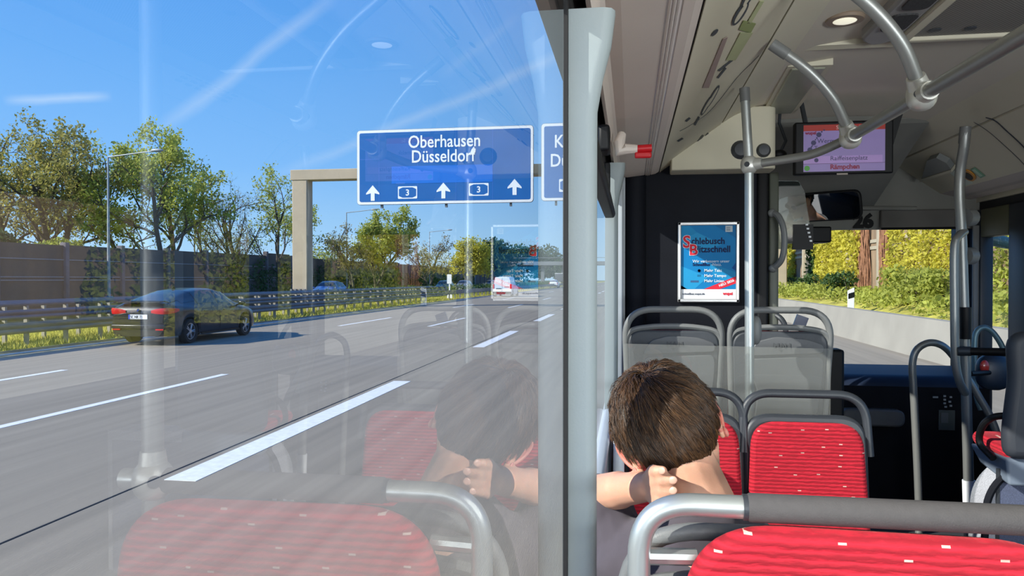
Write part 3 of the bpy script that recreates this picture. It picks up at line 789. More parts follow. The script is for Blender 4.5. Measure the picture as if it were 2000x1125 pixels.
    # glass parts, lifted slightly off the body
    def patch(nm, y0, y1, k0, k1, mir, off=.008, mt=m_carglass, inset=0):
        sel = [r_ for y, r_ in zip(ys, rows) if y0 <= y <= y1]; q = MB(); rr_ = []
        for r_ in sel:
            row = []
            for k in range(k0, k1 + 1):
                x, y, z = r_[k]; d = Vector((x, 0, max(0, z - .9) * .6 + .001)).normalized()
                row.append(((-1 if mir else 1) * (x + d.x * off), y, z + d.z * off + (off if nm != 'side_window' else 0)))
            rr_.append(row)
        if len(rr_) > 1: return q.grid(rr_).build(nm, mt, e, ang=60)
    g0 = 8
    for mir in (0, 1):
        for (a, b_) in side: patch('side_window', a, b_, g0 + (1 if a > -1.5 or kind != 'fastback' else 2), g0 + NG, mir, .006)
        pass
    def cap_patch(nm, y0, y1, kk):
        sel = [r_ for y, r_ in zip(ys, rows) if y0 <= y <= y1]; rr_ = []
        for r_ in sel:
            half = [(x, y, z + .01) for x, y, z in r_[kk:g0 + NG + NR + 1]]
            rr_.append(half + [(-x, y, z) for x, y, z in reversed(half[:-1])])
        if len(rr_) > 1: MB().grid(rr_).build(nm, m_carglass, e, ang=60)
    if rear: cap_patch('rear_window', rear[0], rear[1], g0 + NG - 1)
    if front: cap_patch('windscreen', front[0], front[1], g0 + NG - 1)
    # wheels
    for ax in axles:
        for sx in (-1, 1):
            wh = MB(); x0 = sx * (w2 - .21); x1 = sx * (w2 - .01)
            wh.lathe([(rw * .62, 0), (rw * .93, 0), (rw, .03), (rw, .17), (rw * .95, .2), (rw * .7, .2), (rw * .66, .17)], (x0, ax, rw), (sx, 0, 0), 28)
            wo = wh.build('wheel', m_tyre, e)
            rm = MB(); c = Vector((x1 - sx * .02, ax, rw))
            rm.lathe([(rw * .60, -.12), (rw * .70, -.02), (rw * .70, .0), (rw * .62, .0), (rw * .60, -.03)], c, (sx, 0, 0), 28)
            rm.lathe([(.0, .005), (.05, .005), (.055, -.03)], c, (sx, 0, 0), 12)
            for k in range(5):
                for dd in (-.13, .13):
                    a0 = 2 * PI * k / 5 + dd * 2; a1 = 2 * PI * k / 5 + dd
                    p0 = c + Vector((-sx * .012, .04 * math.cos(a0), .04 * math.sin(a0))); p1 = c + Vector((-sx * .008, rw * .64 * math.cos(a1), rw * .64 * math.sin(a1)))
                    rm.tube([p0, p1], .016, 5)
            o = rm.build('rim', rim or m_rim, wo)
            MB().lathe([(0, -.11), (rw * .6, -.11)], c, (sx, 0, 0), 20).build('brake_backing', m_black, wo, smooth=False)
    # rear end
    zt = interp(zs, -h)
    if kind == 'fastback':
        yb = -h - .012
        for sx in (-1, 1):
            tl = MB()
            rws = []
            for (x, y, z0, z1) in ((.36, -h - .012, .86, .93), (.5, -h - .018, .84, .965), (.66, -h - .018, .83, .985), (.765, -h + .005, .83, .99), (.845, -h + .08, .84, .99), (.885, -h + .24, .86, .985), (.902, -h + .4, .90, .965)):
                rws.append([(sx * x, y, z0), (sx * (x + .012), y - .012, (z0 + z1) / 2), (sx * x, y, z1)])
            tl.grid(rws).build('tail_light', m_taillight, e, ang=80)
        MB().prism([(-.7, .60), (.7, .60), (.72, .80), (.36, .86), (-.36, .86), (-.72, .80)], yb, yb - .01).build('tailgate_panel', paint, e, bevel=.004)
        MB().cbox((0, yb - .02, .76), (.54, .012, .12)).build('number_plate', m_plate, e, bevel=.003)
        MB().cbox((-.25, yb - .028, .76), (.04, .006, .118)).build('plate_band', m_plateb, e, smooth=False)
        text(plate or 'SC NK 73', .115, m_platet, e, (-.215, yb - .03, .72), (1, 0, 0), (0, 0, 1), 'plate_text', sx=.72)
        MB().cbox((0, -h - .02, .5), (1.55, .05, .1)).build('rear_bumper', paint, e, bevel=.02)
        MB().prism([(-.6, .25), (.6, .25), (.72, .40), (-.72, .40)], yb - .02, yb - .035).build('diffuser', m_black, e, smooth=False)
        for sx in (-1, 1):
            MB().cbox((sx * .62, yb - .03, .43), (.22, .015, .035)).build('rear_reflector', m_taillight, e, smooth=False)
        for sx in (-1,):
            for dx in (0, .1): MB().tube([(sx * (.62 - dx), -h + .1, .27), (sx * (.62 - dx), yb - .06, .27)], .036, 14).build('exhaust_pipe', m_chrome, e)
        MB().prism([(-h - .03, 1.125), (-h + .22, 1.16), (-h + .22, 1.175), (-h - .03, 1.15)], -.62, .62, 'yz').build('spoiler', m_black, e, smooth=False)
        MB().lathe([(0, .012), (.04, .01), (.042, 0)], (0, yb - .005, .93), (0, -1, 0), 18).build('badge', m_chrome, e)
        for k, a in enumerate((45, 225)):
            pts = [(0, 0)] + [(.03 * math.cos(R(a + d)), .03 * math.sin(R(a + d))) for d in (-45, -20, 0, 20, 45)]
            MB().prism([(x, .93 + z) for x, z in pts], yb - .018, yb - .020).build('badge_quarter', m_plateb, e, smooth=False)
        MB().prism([(0, 0), (.16, .0), (.13, .05), (.05, .06)], -.015, .015, 'yz').build('fin', m_black, e, smooth=False).location = (0, -1.0, 1.47)
        for sx in (-1, 1):
            MB().prism([(-1.0, .22), (1.0, .22), (1.0, .27), (-1.0, .27)], sx * (w2 - .03), sx * (w2 + .015), 'yz').build('sill', m_black, e, smooth=False)
            for y in (-.75, .25): MB().cbox((sx * (w2 - .012), y, .86), (.03, .17, .025)).build('door_handle', paint, e, bevel=.006)
            for y in (-1.06, -.05, .95): MB().cbox((sx * (w2 + .001), y, .58), (.004, .008, .5)).build('door_gap', m_black, e, smooth=False)
    else:
        x_ = w2 - .1
        for sx in (-1, 1):
            MB().box(sx * x_ - .08, sx * x_ + .08, -h - .02, -h + .06, .8, 1.25 if kind == 'van' else 1.0).build('tail_light', m_taillight, e, bevel=.02)
        MB().cbox((0 if kind != 'van' else -.35, -h - .02, .62), (.52, .012, .12)).build('number_plate', m_plate, e, smooth=False)
        MB().cbox((0, -h - .03, .42), (W * .95, .1, .2)).build('rear_bumper', m_black, e, bevel=.03)
        if kind == 'van':
            for sx in (-1, 1):
                MB().prism(roundpoly([(sx * .08, 1.2), (sx * .68, 1.2), (sx * .62, 1.72), (sx * .08, 1.72)], .05), -h - .004, -h - .012).build('rear_window', mat('van_white', rgb(226, 230, 236), .3, coat=.3), e, smooth=False)
            MB().cbox((0, -h - .006, 1.2), (.015, .01, 1.3)).build('door_gap', m_black, e, smooth=False)
            MB().cbox((-.35, -h - .012, .8), (.55, .012, .1)).build('handle_strip', m_black, e, smooth=False)
            MB().cbox((.45, -h - .012, .98), (.5, .004, .06)).build('lettering_strip', mat('grey_lettering', rgb(120, 120, 128)), e, smooth=False)
        else:
            MB().cbox((0, h - .01, .5), (1.0, .04, .22)).build('grille', m_black, e, smooth=False)
            for sx in (-1, 1): MB().ell((sx * .66, h - .12, .68), (.17, .12, .07)).build('headlight', m_chrome, e)
            MB().cbox((0, h + .01, .42), (.52, .012, .11)).build('number_plate', m_plate, e, smooth=False)
    for sx in (-1, 1):
        ym = 1.0 if kind == 'fastback' else (h - 1.35 if kind == 'van' else .85)
        mo = MB(); mo.ell((sx * (w2 + .1), ym, (1.03 if kind != 'van' else 1.15)), (.11, .07, .075), 14, 8, e=.8)
        mo.tube([(sx * (w2 - .08), ym, .97 if kind != 'van' else 1.1), (sx * (w2 + .06), ym, 1.0 if kind != 'van' else 1.12)], .025, 6)
        mo.build('side_mirror', paint, e)
    e.location = loc; e.rotation_euler = (0, 0, rz)
    return e
paint = lambda n, c, r=.3: mat(n, c, r, .0, var=.02, coat=.45)
pb = paint('car_paint_black', rgb(24, 26, 40)); pw = paint('car_paint_white', rgb(232, 234, 236)); pbl = paint('car_paint_blue', rgb(84, 120, 176)); pg = paint('car_paint_green', rgb(70, 96, 84)); pgr = paint('car_paint_grey', rgb(120, 124, 130))
c1 = car((-12.72, 20.05, 0), 'black fastback saloon with silver wheels in the lane beside the crash barrier', pb)
p = at(642, 58); car((P(642, 545, 60).x, 60, 0), 'blue hatchback driving the other way behind the crash barriers', pbl, 4.4, 1.8, 'hatch', rz=PI, detail=False)
van_y = 74
vp = P(989, 560, van_y); car((vp.x, van_y, 0), 'white panel van in the left lane ahead', pw, 4.9, 1.9, 'van', 'van', detail=False)
car((P(1083, 548, 150).x, 150, 0), 'distant white car in the middle lane beyond the van', pw, 4.5, 1.8, 'hatch', detail=False)
for px, Y, pt, lb in ((868, 92, pg, 'dark green car on the far carriageway left of the marker post'), (906, 100, pgr, 'grey car on the far carriageway right of the marker post'), (958, 118, pgr, 'third oncoming car, just left of the white van')):
    car((P(px, 545, Y).x, Y, 0), lb, pt, 4.4, 1.8, 'hatch', group=None, rz=PI, detail=False)
# distant lorry
Y = 170; x = P(1094, 545, Y).x; e = empty('lorry', (x, Y, 0), 'distant grey box lorry beside the distant white car', 'lorry')
MB().box(x - 1.2, x + 1.2, Y, Y + 8, 1.1, 3.0).build('cargo_box', mat('lorry_grey', rgb(96, 98, 104), .6), e, bevel=.05)
MB().box(x - 1.15, x + 1.15, Y + 8.3, Y + 10, .5, 2.7).build('cab', pw, e, bevel=.1)
MB().box(x - 1.2, x + 1.2, Y + .02, Y + .1, 2.55, 3.1).build('top_panel', m_white, e, smooth=False)
for dy in (1.5, 2.7, 8.8):
    for sx in (-1, 1): MB().lathe([(.2, 0), (.48, 0), (.5, .05), (.5, .25), (.2, .3)], (x + sx * .85, Y + dy, .5), (sx, 0, 0), 16).build('wheel', m_tyre, e)
# ================================================================ the bus
FZ = .37; XL = -.10; XR = 2.26; YB = -3.2; YF = 5.5; YP = 4.0
ZW = 2.19          # window top
ZS = 1.225         # window sill
struct('floor', MB().box(XL - .012, XR + .12, YB, YF, FZ - .08, FZ), m_floor, smooth=False)
struct('floor_platform', MB().box(XL, .9, 2.75, YP, FZ, FZ + .26), m_floor, smooth=False, bevel=.01)
struct('floor_step', MB().box(XL, .9, YB, 1.1, FZ, FZ + .08), m_floor, smooth=False)
# left wall below and above the panes
struct('wall_left', MB().box(XL - .012, XL + .02, YB, YF, FZ, ZS), m_sill, smooth=False, bevel=.015)
struct('trim_1', MB().box(XL + .001, XL + .035, 1.3, 2.86, ZS, ZS + .03), m_sill, smooth=False, bevel=.01)
struct('trim_2', MB().box(XL - .05, XL + .004, YB, YF, ZW, 2.33), m_rubber, smooth=False)
struct('roof', MB().box(XL - .05, XR + .15, YB, YF + .1, 2.72, 2.95), m_white, smooth=False)
struct('wall_left_outside', MB().box(XL - .05, XL - .01, YB, YF, 2.33, 2.75), m_white, smooth=False)
struct('wall_right_outside', MB().box(XR + .02, XR + .15, YB, YF, 2.28, 2.75), m_white, smooth=False)
# windows on the left
def pane(n, y0, y1, z0, z1, X=XL, m=g_pane):
    return struct('window_%d' % n, MB().box(X - .006, X, y0, y1, z0, z1), m, smooth=False)
Y1p = 1.155
def thinpane(n, y0, y1, z0, z1, X=XL, m=g_pane):   # one reflecting face inside, clear body behind it
    mb = MB(); mb.quad((X, y0, z0), (X, y1, z0), (X, y1, z1), (X, y0, z1))
    return struct('window_%d' % n, mb, m, smooth=False, fix=False)
thinpane(1, -1.1, Y1p, ZS - .03, ZW)
thinpane(2, 1.21, 2.90, ZS, ZW); thinpane(3, 3.0, 3.88, ZS, ZW); thinpane(4, YB, -1.2, ZS, ZW)
struct('trim_3', MB().box(XL - .004, XL + .003, Y1p - .007, Y1p + .02, ZS - .05, ZW + .05), m_rubber, smooth=False)
struct('trim_4', MB().box(XL - .04, XL + .012, -1.2, -1.1, ZS - .05, ZW + .05), m_pillar, smooth=False)
# pillar lining: rounded, flaring out at its top
def pillar(nm, y0, y1, X0, prot, z0, z1, flare=True):
    rows = []
    for i in range(25):
        z = z0 + (z1 - z0) * i / 24; f = max(0, (z - (z1 - .17)) / .17) if flare else 0; f = f * f * (3 - 2 * f)
        pr = prot + .028 * f; ya = y0; yb = y1 + .02 * f; r = .018
        xo = X0 + .0005 if X0 < 0 else X0 - .03; rows.append([(xo, ya, z), (X0 + pr - r, ya, z), (X0 + pr - r * .3, ya + r * .3, z), (X0 + pr, ya + r, z), (X0 + pr, yb - r, z), (X0 + pr - r * .3, yb - r * .3, z), (X0 + pr - r, yb, z), (xo, yb, z)])
    mb = MB(); mb.grid(rows, closed=True); mb._a(rows[-1], [tuple(range(8))]); mb._a(rows[0], [tuple(range(8))])
    return struct(nm, mb, m_pillar, ang=50)
pillar('pillar_1', Y1p + .012, 1.205, XL, .047, .9, P(1150, 30, 1.2).z)
pillar('pillar_2', 2.90, 3.0, XL, .05, ZS, 2.2)
struct('trim_5', MB().box(XL + .001, XL + .06, 3.88, YP, ZS - .2, 2.24), m_sill, smooth=False, bevel=.008)
# tilting top sash of the second window
e = empty('window_sash', (XL + .02, 2.2, 2.0), 'dark tilting upper window sash between the two grey pillars', 'window sash')
MB().prism(roundpoly([(XL + .001, 1.985), (XL + .035, 1.985), (XL + .042, 2.0), (XL + .035, 2.03), (XL + .001, 2.04)], .006), 1.33, 2.88).build('bottom_rail', m_black, e)
MB().box(XL + .001, XL + .022, 2.82, 2.88, 2.04, ZW).build('side_rail', m_black, e, bevel=.004)
MB().cbox((XL + .03, 2.0, 2.12), (.03, .09, .07)).build('latch', m_black, e, bevel=.008)

# ceiling: cross-section seams run along the bus
YC0, YC1 = YB, YP
def strip(nm, pts, m, y0=YC0, y1=YC1, th=.01, smooth=False, **kw):
    up = [(x, z + th) for x, z in reversed(pts)]
    return struct(nm, MB().prism(pts + up, y0, y1, 'xz'), m, smooth=smooth, **kw)
A_, B_, C_, D_ = (-.05, 2.285), (.068, 2.292), (.147, 2.312), (.444, 2.525)
strip('ceiling_cove_left', [(-.062, 2.27), A_, (-.02, 2.282), B_], m_panel2, y1=3.94)
strip('ceiling_strip_edge', [(-.075, 2.21), (-.066, 2.205), (-.058, 2.285), (-.07, 2.285)], m_panel2, y1=3.94)
# translucent light strip with ribs
prof = [(.068, 2.292)] + [(.068 + .034 * k / 8, 2.291 + (.004 if k % 2 else 0) - .003 * math.sin(PI * k / 8)) for k in range(1, 8)] + [(.102, 2.295)]
strip('ceiling_light_cover_left', prof, mat('light_strip_cover', rgb(214, 206, 200), .25, spec=.6), y1=3.94)
strip('ceiling_cove_edge', [(.102, 2.293), (.125, 2.298), (.142, 2.308)], m_panel2, y1=3.94)
strip('ceiling_seam', [(.142, 2.318), (.152, 2.322)], m_rubber)
def slant(nm, mirror=False):
    pts = [(.149, 2.312), (.22, 2.362), (.29, 2.411), (.36, 2.460), (.438, 2.515)]
    if mirror: pts = [(XR + XL - x, z) for x, z in pts][::-1]
    return pts
strip('ceiling_slant_left', slant(''), m_slant, smooth=True)
strip('ceiling_slant_right', slant('', True), m_slant, y1=YF, smooth=True)
strip('ceiling_seam_upper', [(.437, 2.525), (.449, 2.533)], m_rubber)
XC = XL + XR
strip('ceiling_seam_right', [(XC - .449, 2.533), (XC - .437, 2.525)], m_rubber, y1=5.29)
strip('ceiling_band_left', [(.447, 2.522), (.50, 2.555), (.60, 2.60)], m_slant, y1=4.3, smooth=True)
strip('ceiling_band_right', [(XC - .60, 2.60), (XC - .50, 2.555), (XC - .447, 2.522)], m_slant, y1=5.29, smooth=True)
strip('ceiling', [(.60, 2.60), (.8, 2.628), (1.08, 2.635), (1.36, 2.628), (XC - .60, 2.60)], m_panel, y1=4.32, smooth=True)
strip('ceiling_cove_right', [(XC - .147, 2.312), (XC - .06, 2.29), (XC - .02, 2.285), (XC + .03, 2.27)], m_panel2, y1=YF)
struct('wall_right_header', MB().box(XR - .01, XR + .1, YB, YF, 2.11, 2.30), m_rubber, smooth=False)
struct('trim_6', MB().box(XR - .03, XR, YB, YF, 2.25, 2.29), m_slant, smooth=False)
# cross lip of the hatch bay
struct('trim_7', MB().prism([(2.89, 2.61), (2.93, 2.605), (2.94, 2.635), (2.89, 2.635)], .52, 1.0, 'yz'), m_slant, smooth=False)
# right wall
struct('wall_right', MB().box(XR, XR + .12, YB, 4.6, FZ, 1.25), m_dark, smooth=False)
for i, (y0, y1) in enumerate(((YB, -1.6), (-1.5, .2), (.3, 2.0), (2.1, 3.7), (3.8, 4.55))):
    thinpane(5 + i, y0, y1, 1.25, 2.12, XR, g_clear)
for i, y in enumerate((-1.55, .25, 2.05, 3.75)): pillar('pillar_%d' % (3 + i), y - .05, y + .05, XR - .03, .03, 1.25, 2.12, False)
# rear wall with its window
mb = MB(); mb.box(XL - .1, XR + .1, YB - .1, YB, FZ, 1.3); mb.box(XL - .1, XR + .1, YB - .1, YB, 2.2, 2.75); mb.box(XL - .1, XL + .1, YB - .1, YB, 1.3, 2.2); mb.box(XR - .1, XR + .1, YB - .1, YB, 1.3, 2.2)
struct('wall_rear', mb, m_dark, smooth=False)

# front: windscreen, dashboard, header
zd = P(1740, 713, 5.4).z; zwt = P(1700, 450, 5.42).z
mb = MB(); mb.quad((XL, YF, zd - .1), (XR, YF, zd - .1), (XR, YF - .20, 2.12), (XL, YF - .20, 2.12)); struct('window_10', mb, g_clear, smooth=False, fix=False)
struct('wall_front', MB().box(XL, XR, YF - .05, YF + .1, FZ, zd - .03), m_dark, smooth=False)
struct('trim_8', MB().box(XR - .07, XR + .05, YF - .12, YF + .08, FZ, 2.5), m_black, smooth=False, bevel=.02)
struct('trim_9', MB().box(XL - .05, XL + .07, YF - .12, YF + .08, FZ, 2.5), m_black, smooth=False, bevel=.02)
e = empty('dashboard', (1.7, 5.2, FZ), 'low blue-black dashboard panel under the windscreen', 'dashboard')
MB().prism(roundpoly([(4.93, FZ), (YF - .06, FZ), (YF - .06, zd), (4.99, zd - .02), (4.93, zd - .08)], [0, 0, .01, .04, .03]), 1.3, XR - .08, 'yz').build('panel', m_dash, e)
MB().box(1.3, XR - .1, 4.915, 4.929, FZ, zd - .08).build('front_board', m_dark, e, smooth=False)
a = P(1640, 812, 4.9); b_ = P(1762, 816, 4.9)
MB().prism(roundpoly([(a.x, a.z - .05), (b_.x, b_.z - .05), (b_.x, b_.z + .055), (a.x, a.z + .055)], .05), 4.84, 4.914).build('handle_pad', m_shell2, e, bevel=.012)
a = P(1834, 840, 4.9); b_ = P(1866, 802, 4.9)
MB().box(a.x, b_.x, 4.905, 4.914, a.z, b_.z).build('card_holder', mat('card_grey', rgb(96, 104, 104), .3), e, smooth=False)
MB().box(a.x + .012, b_.x - .04, 4.9, 4.905, a.z + .045, b_.z - .015).build('card', mat('card_light', rgb(120, 126, 128), .5), e, smooth=False)
for i, (px, py) in enumerate(((1828, 776), (1846, 774), (1846, 781), (1846, 788), (1858, 776), (1856, 785), (1858, 793), (1848, 795))):
    q = P(px, py, 4.9); MB().cbox((q.x, 4.908, q.z), (.014 if i else .03, .006, .011)).build('button', mat('button_white', rgb(170, 176, 180)), e, smooth=False)
# box with screen on the driver side of the dashboard
q = P(1631, 697, 4.3); tag(MB().box(q.x - .05, q.x + .035, 4.24, 4.36, FZ, q.z + .045).build('ticket_machine', m_black, bevel=.015), 'small black ticket machine right behind the grey seats', 'ticket machine')
q = P(1564, 628, 4.7); e = empty('display_unit', (q.x, 4.7, q.z - .05), 'small blue tilted screen seen through the handle of the grey seat', 'screen')
MB().cbox((q.x, 4.7, q.z), (.07, .02, .07), Euler((0, R(20), 0)).to_matrix()).build('screen', mat('dim_blue_screen', rgb(24, 54, 110), .3), e, smooth=False)
MB().tube([(q.x, 4.7, q.z - .03), (q.x, 4.75, 1.0), (q.x, 4.8, FZ)], .012, 8).build('stalk', m_black, e)
# header above the windscreen
zh = P(1682, 413, 5.3).z
struct('header_front', MB().prism([(YF - .14, zwt), (5.30, zwt), (5.28, zh), (5.28, 2.66), (YF, 2.66)], XL, XR, 'yz'), m_dome, smooth=False)
struct('ceiling_dome', MB().prism([(5.285, zh), (4.30, 2.59), (4.28, 2.61), (4.28, 2.66), (5.285, 2.66)], XL, 1.58, 'yz'), m_dome, smooth=False)
# side cheek panels that join header and slanted covers
def bl(x0, z0, x1, z1): pass
MBd = MB(); 
MBd.tube([P(1600, 406, 5.22), P(1790, 407, 5.22)], .014, 8); struct('trim_10', MBd, m_dome)
text('26', .125, mat('number_black', rgb(8, 8, 9), .8), None, tuple(P(1667, 444, 5.2795)), (1, 0, 0), (0, 0, 1), 'vehicle_number', bold=.007)
o = bpy.data.objects['vehicle_number']; tag(o, 'black number 26 on the grey panel over the windscreen', 'number')
# sun blind
e = empty('sun_blind', (1.9, 5.28, 2.1), 'dark rolled sun blind on the header over the windscreen', 'sun blind')
a = P(1720, 447, 5.25); b_ = P(1866, 408, 5.25); MB().box(a.x, b_.x, 5.24, 5.29, a.z, b_.z).build('casing', mat('blind_grey', rgb(104, 102, 98), .8), e, bevel=.01)
MB().tube([(a.x, 5.24, a.z), (b_.x, 5.24, a.z)], .008, 8).build('pull_bar', m_black, e)

# black partition behind the driver
pz = lambda px, py: P(px, py, YP)
xl, xr = XL + .06, pz(1478, 500).x
struct('partition_wall', MB().box(xl, xr, YP, YP + .05, FZ, 2.62), m_dark, smooth=False)
struct('partition_post', MB().box(xr, pz(1500, 500).x, YP - .02, YP + .06, FZ, 2.62), m_black, smooth=False, bevel=.012)
q0, q1 = pz(1502, 500).x, pz(1521, 500).x
struct('partition_post_outer', MB().box(q0, q1, YP + .0, YP + .05, FZ, 2.3), mat('olive_grey_metal', rgb(84, 88, 78), .45), smooth=False, bevel=.008)
struct('partition_column', MB().lathe([(.055, FZ), (.055, 2.3)], (pz(1241, 500).x, YP - .0, 0), n=20), m_dark)
struct('trim_11', MB().box(xl - .02, xl + .01, YP - .03, YP + .01, FZ, 2.3), m_sill, smooth=False)
# rivets on the white strip
for py in (440, 555, 700): 
    q = P(1210, py, 3.9); struct('trim_%d' % (12 + [440, 555, 700].index(py)), MB().ell((q.x, 3.99, q.z), (.008, .006, .008)), m_sill)
# grab handle on the post
e = empty('grab_bar', (q1, YP - .03, 2.0), 'curved grey grab handle on the post beside the driver glass', 'grab handle')
pts = [P(1508, 416, 3.98), P(1520, 422, 3.95), P(1530, 445, 3.93), P(1532, 478, 3.93), P(1526, 508, 3.94), P(1510, 524, 3.98)]
MB().tube(catmull(pts, 6), .016, 10).build('bar', m_frame, e)
for q in (pts[0], pts[-1]): MB().ell(q, (.022, .02, .022)).build('mount', m_frame, e)
# second loop lower down
e = empty('grab_bar', P(1515, 640, 4.05), 'lower curved grab handle seen behind the grey seat', 'grab handle')
MB().tube(catmull([P(1498, 612, 4.06), P(1520, 618, 4.0), P(1533, 636, 3.98), P(1536, 670, 3.98)], 6), .014, 10).build('bar', m_handle, e)
# driver screen
e = empty('driver_screen', pz(1545, 485), 'tinted glass panel beside the driver with a strip of white marks', 'glass panel')
gp = [pz(1521, 352), pz(1562, 352), pz(1574, 372), pz(1591, 478), pz(1588, 486), pz(1521, 486)]
MB().prism([(p_.x, p_.z) for p_ in gp], YP + .03, YP + .036).build('pane', glass('tinted_glass', (.5, .55, .56, 1), .045), e, smooth=False)
for k in range(5):
    q = pz(1578 + k * 2, 438 + k * 8); MB().cbox((q.x, YP + .025, q.z), (.012, .004, .009)).build('mark', m_white, e, smooth=False)
q = pz(1575, 464); MB().box(q.x - .06, q.x + .04, YP + .028, YP + .045, q.z - .06, q.z + .07).build('lower_frame', m_black, e, smooth=False)
# visor under header
q = P(1590, 464, 5.2); tag(MB().box(P(1545, 464, 5.2).x, P(1622, 464, 5.2).x, 5.17, 5.35, P(1590, 474, 5.2).z, P(1590, 455, 5.2).z + .04).build('sensor_box', m_black, bevel=.01), 'black sensor box hanging at the top left of the windscreen', 'sensor box')
# cab door
struct('partition_cab', MB().box(q1, P(1618, 700, YP).x, YP + .02, YP + .06, FZ, P(1600, 722, YP).z), m_dark, smooth=False)

# poster
def poster():
    Yq = YP - .001
    a = pz(1323, 590); b_ = pz(1444, 433)
    e = empty('poster_frame', ((a.x + b_.x) / 2, Yq, a.z), 'blue poster in a silver snap frame on the black partition', 'poster')
    x0, x1, z0, z1 = a.x, b_.x, a.z, b_.z; W = x1 - x0; H = z1 - z0; fr = .018
    for nm, bb in (('frame_side', (x0, x0 + fr, z0, z1)), ('frame_side', (x1 - fr, x1, z0, z1)), ('frame_top', (x0, x1, z1 - fr, z1)), ('frame_bottom', (x0, x1, z0, z0 + fr))):
        MB().box(bb[0], bb[1], Yq - .018, Yq, bb[2], bb[3]).build(nm, mat('snap_frame', rgb(196, 196, 196), .3, .5), e, bevel=.004)
    ax, bx, az, bz = x0 + fr * .9, x1 - fr * .9, z0 + fr * .9, z1 - fr * .9; yy = Yq - .008; w_ = bx - ax; h_ = bz - az
    flat = lambda n, c: mat(n, c, .55, spec=.2)
    MB().box(ax, bx, yy, yy + .004, az, az + h_ * .135).build('white_footer', flat('poster_white', rgb(244, 246, 248)), e, smooth=False)
    MB().box(ax, bx, yy, yy + .004, az + h_ * .135, bz).build('blue_field', flat('poster_blue', rgb(16, 128, 192)), e, smooth=False)
    U = lambda u, v: (ax + u * w_, az + v * h_)
    def tri(pts, m, nm='blue_facet', d=.0006): MB().prism([U(*p_) for p_ in pts], yy - d, yy).build(nm, m, e, smooth=False)
    l1 = flat('poster_blue_light', rgb(40, 156, 212)); l2 = flat('poster_blue_deep', rgb(14, 112, 172)); l3 = flat('poster_blue_mid', rgb(30, 144, 200))
    tri([(0, .8), (.3, .9), (.15, 1), (0, 1)], l3); tri([(.3, .9), (.75, .74), (.2, .6), (0, .8)], l1); tri([(.6, 1), (1, .82), (1, 1)], l2)
    tri([(0, .45), (.5, .3), (.25, .135), (0, .135)], l1); tri([(1, .5), (.92, .42), (1, .38)], flat('poster_navy', rgb(10, 80, 150))); tri([(.5, .5), (1, .36), (1, .2), (.6, .3)], l3)
    tri([(0, .135), (.12, .135), (0, .19)], flat('poster_navy', rgb(10, 80, 150)))
    red = flat('poster_red', rgb(226, 46, 66)); navy = flat('poster_text_navy', rgb(8, 20, 72)); wh = flat('poster_text_white', rgb(232, 244, 250)); gr = flat('poster_text_grey', rgb(70, 80, 100))
    tri([(.42, .135), (.70, .135), (1, .215), (1, .31)], red, 'red_ribbon', .001)
    def T(s, u, v, sz, m, nm='lettering', bold=0.0, rx=(1, 0, 0), up=(0, 0, 1), d=.0015, sx=1):
        x, z = U(u, v); text(s, sz, m, e, (x, yy - d, z), rx, up, nm, ext=.0002, bold=bold, sx=sx)
    T('chlebusch', .19, .745, .047, navy, bold=.0011, sx=.92); T('litzschnell', .295, .635, .047, navy, bold=.0011, sx=.92)
    T('S', .035, .70, .088, wh, bold=.0042); T('S', .035, .70, .088, red, bold=.002, d=.0022)
    T('B', .15, .60, .078, wh, bold=.0042, d=.0025); T('B', .15, .60, .078, red, bold=.002, d=.0032)
    T('Wir verbessern unser', .215, .495, .021, wh, bold=.0001); T('SchnellBus', .215, .45, .021, navy, bold=.0006); T('-Netz.', .55, .45, .021, wh)
    for s, v in (('Mehr Takt', .37), ('Mehr Tempo', .30), ('Mehr Linien', .23)): T(s, .425, v, .021, wh, bold=.0003)
    x, z = U(.335, .385); MB().lathe([(.008, 0), (.008, .0006), (.0065, .0006), (.0065, 0)], (x, yy - .0004, z), (0, -1, 0), 16).build('clock_icon', navy, e, smooth=False)
    for dz in (0, .004, .008): x, z = U(.30, .305); MB().box(x, x + .02, yy - .001, yy, z + dz, z + dz + .0015).build('speed_icon', navy, e, smooth=False)
    x, z = U(.15, .225); MB().box(x + .008, x + .05, yy - .001, yy, z, z + .011).build('bus_icon', mat('bus_icon_blue', rgb(40, 90, 140)), e, smooth=False)
    T('NEU: SB26', .70, .165, .018, wh, bold=.0005, rx=(1, 0, .40), up=(-.40, 0, 1), d=.002)
    T('schnellbus.wupsi.de', .03, .06, .0145, gr, bold=.0003); T('wupsi', .765, .06, .021, red, bold=.001)
    x, z = U(.805, .91); MB().box(x, x + .036, yy - .0015, yy, z - .002, z + .03).build('sticker', flat('sticker_grey', rgb(196, 206, 212)), e, smooth=False)
    for dz in (.006, .012, .02): MB().box(x + .005, x + .024, yy - .0022, yy - .0014, z + dz, z + dz + .0022).build('sticker_line', gr, e, smooth=False)
poster()

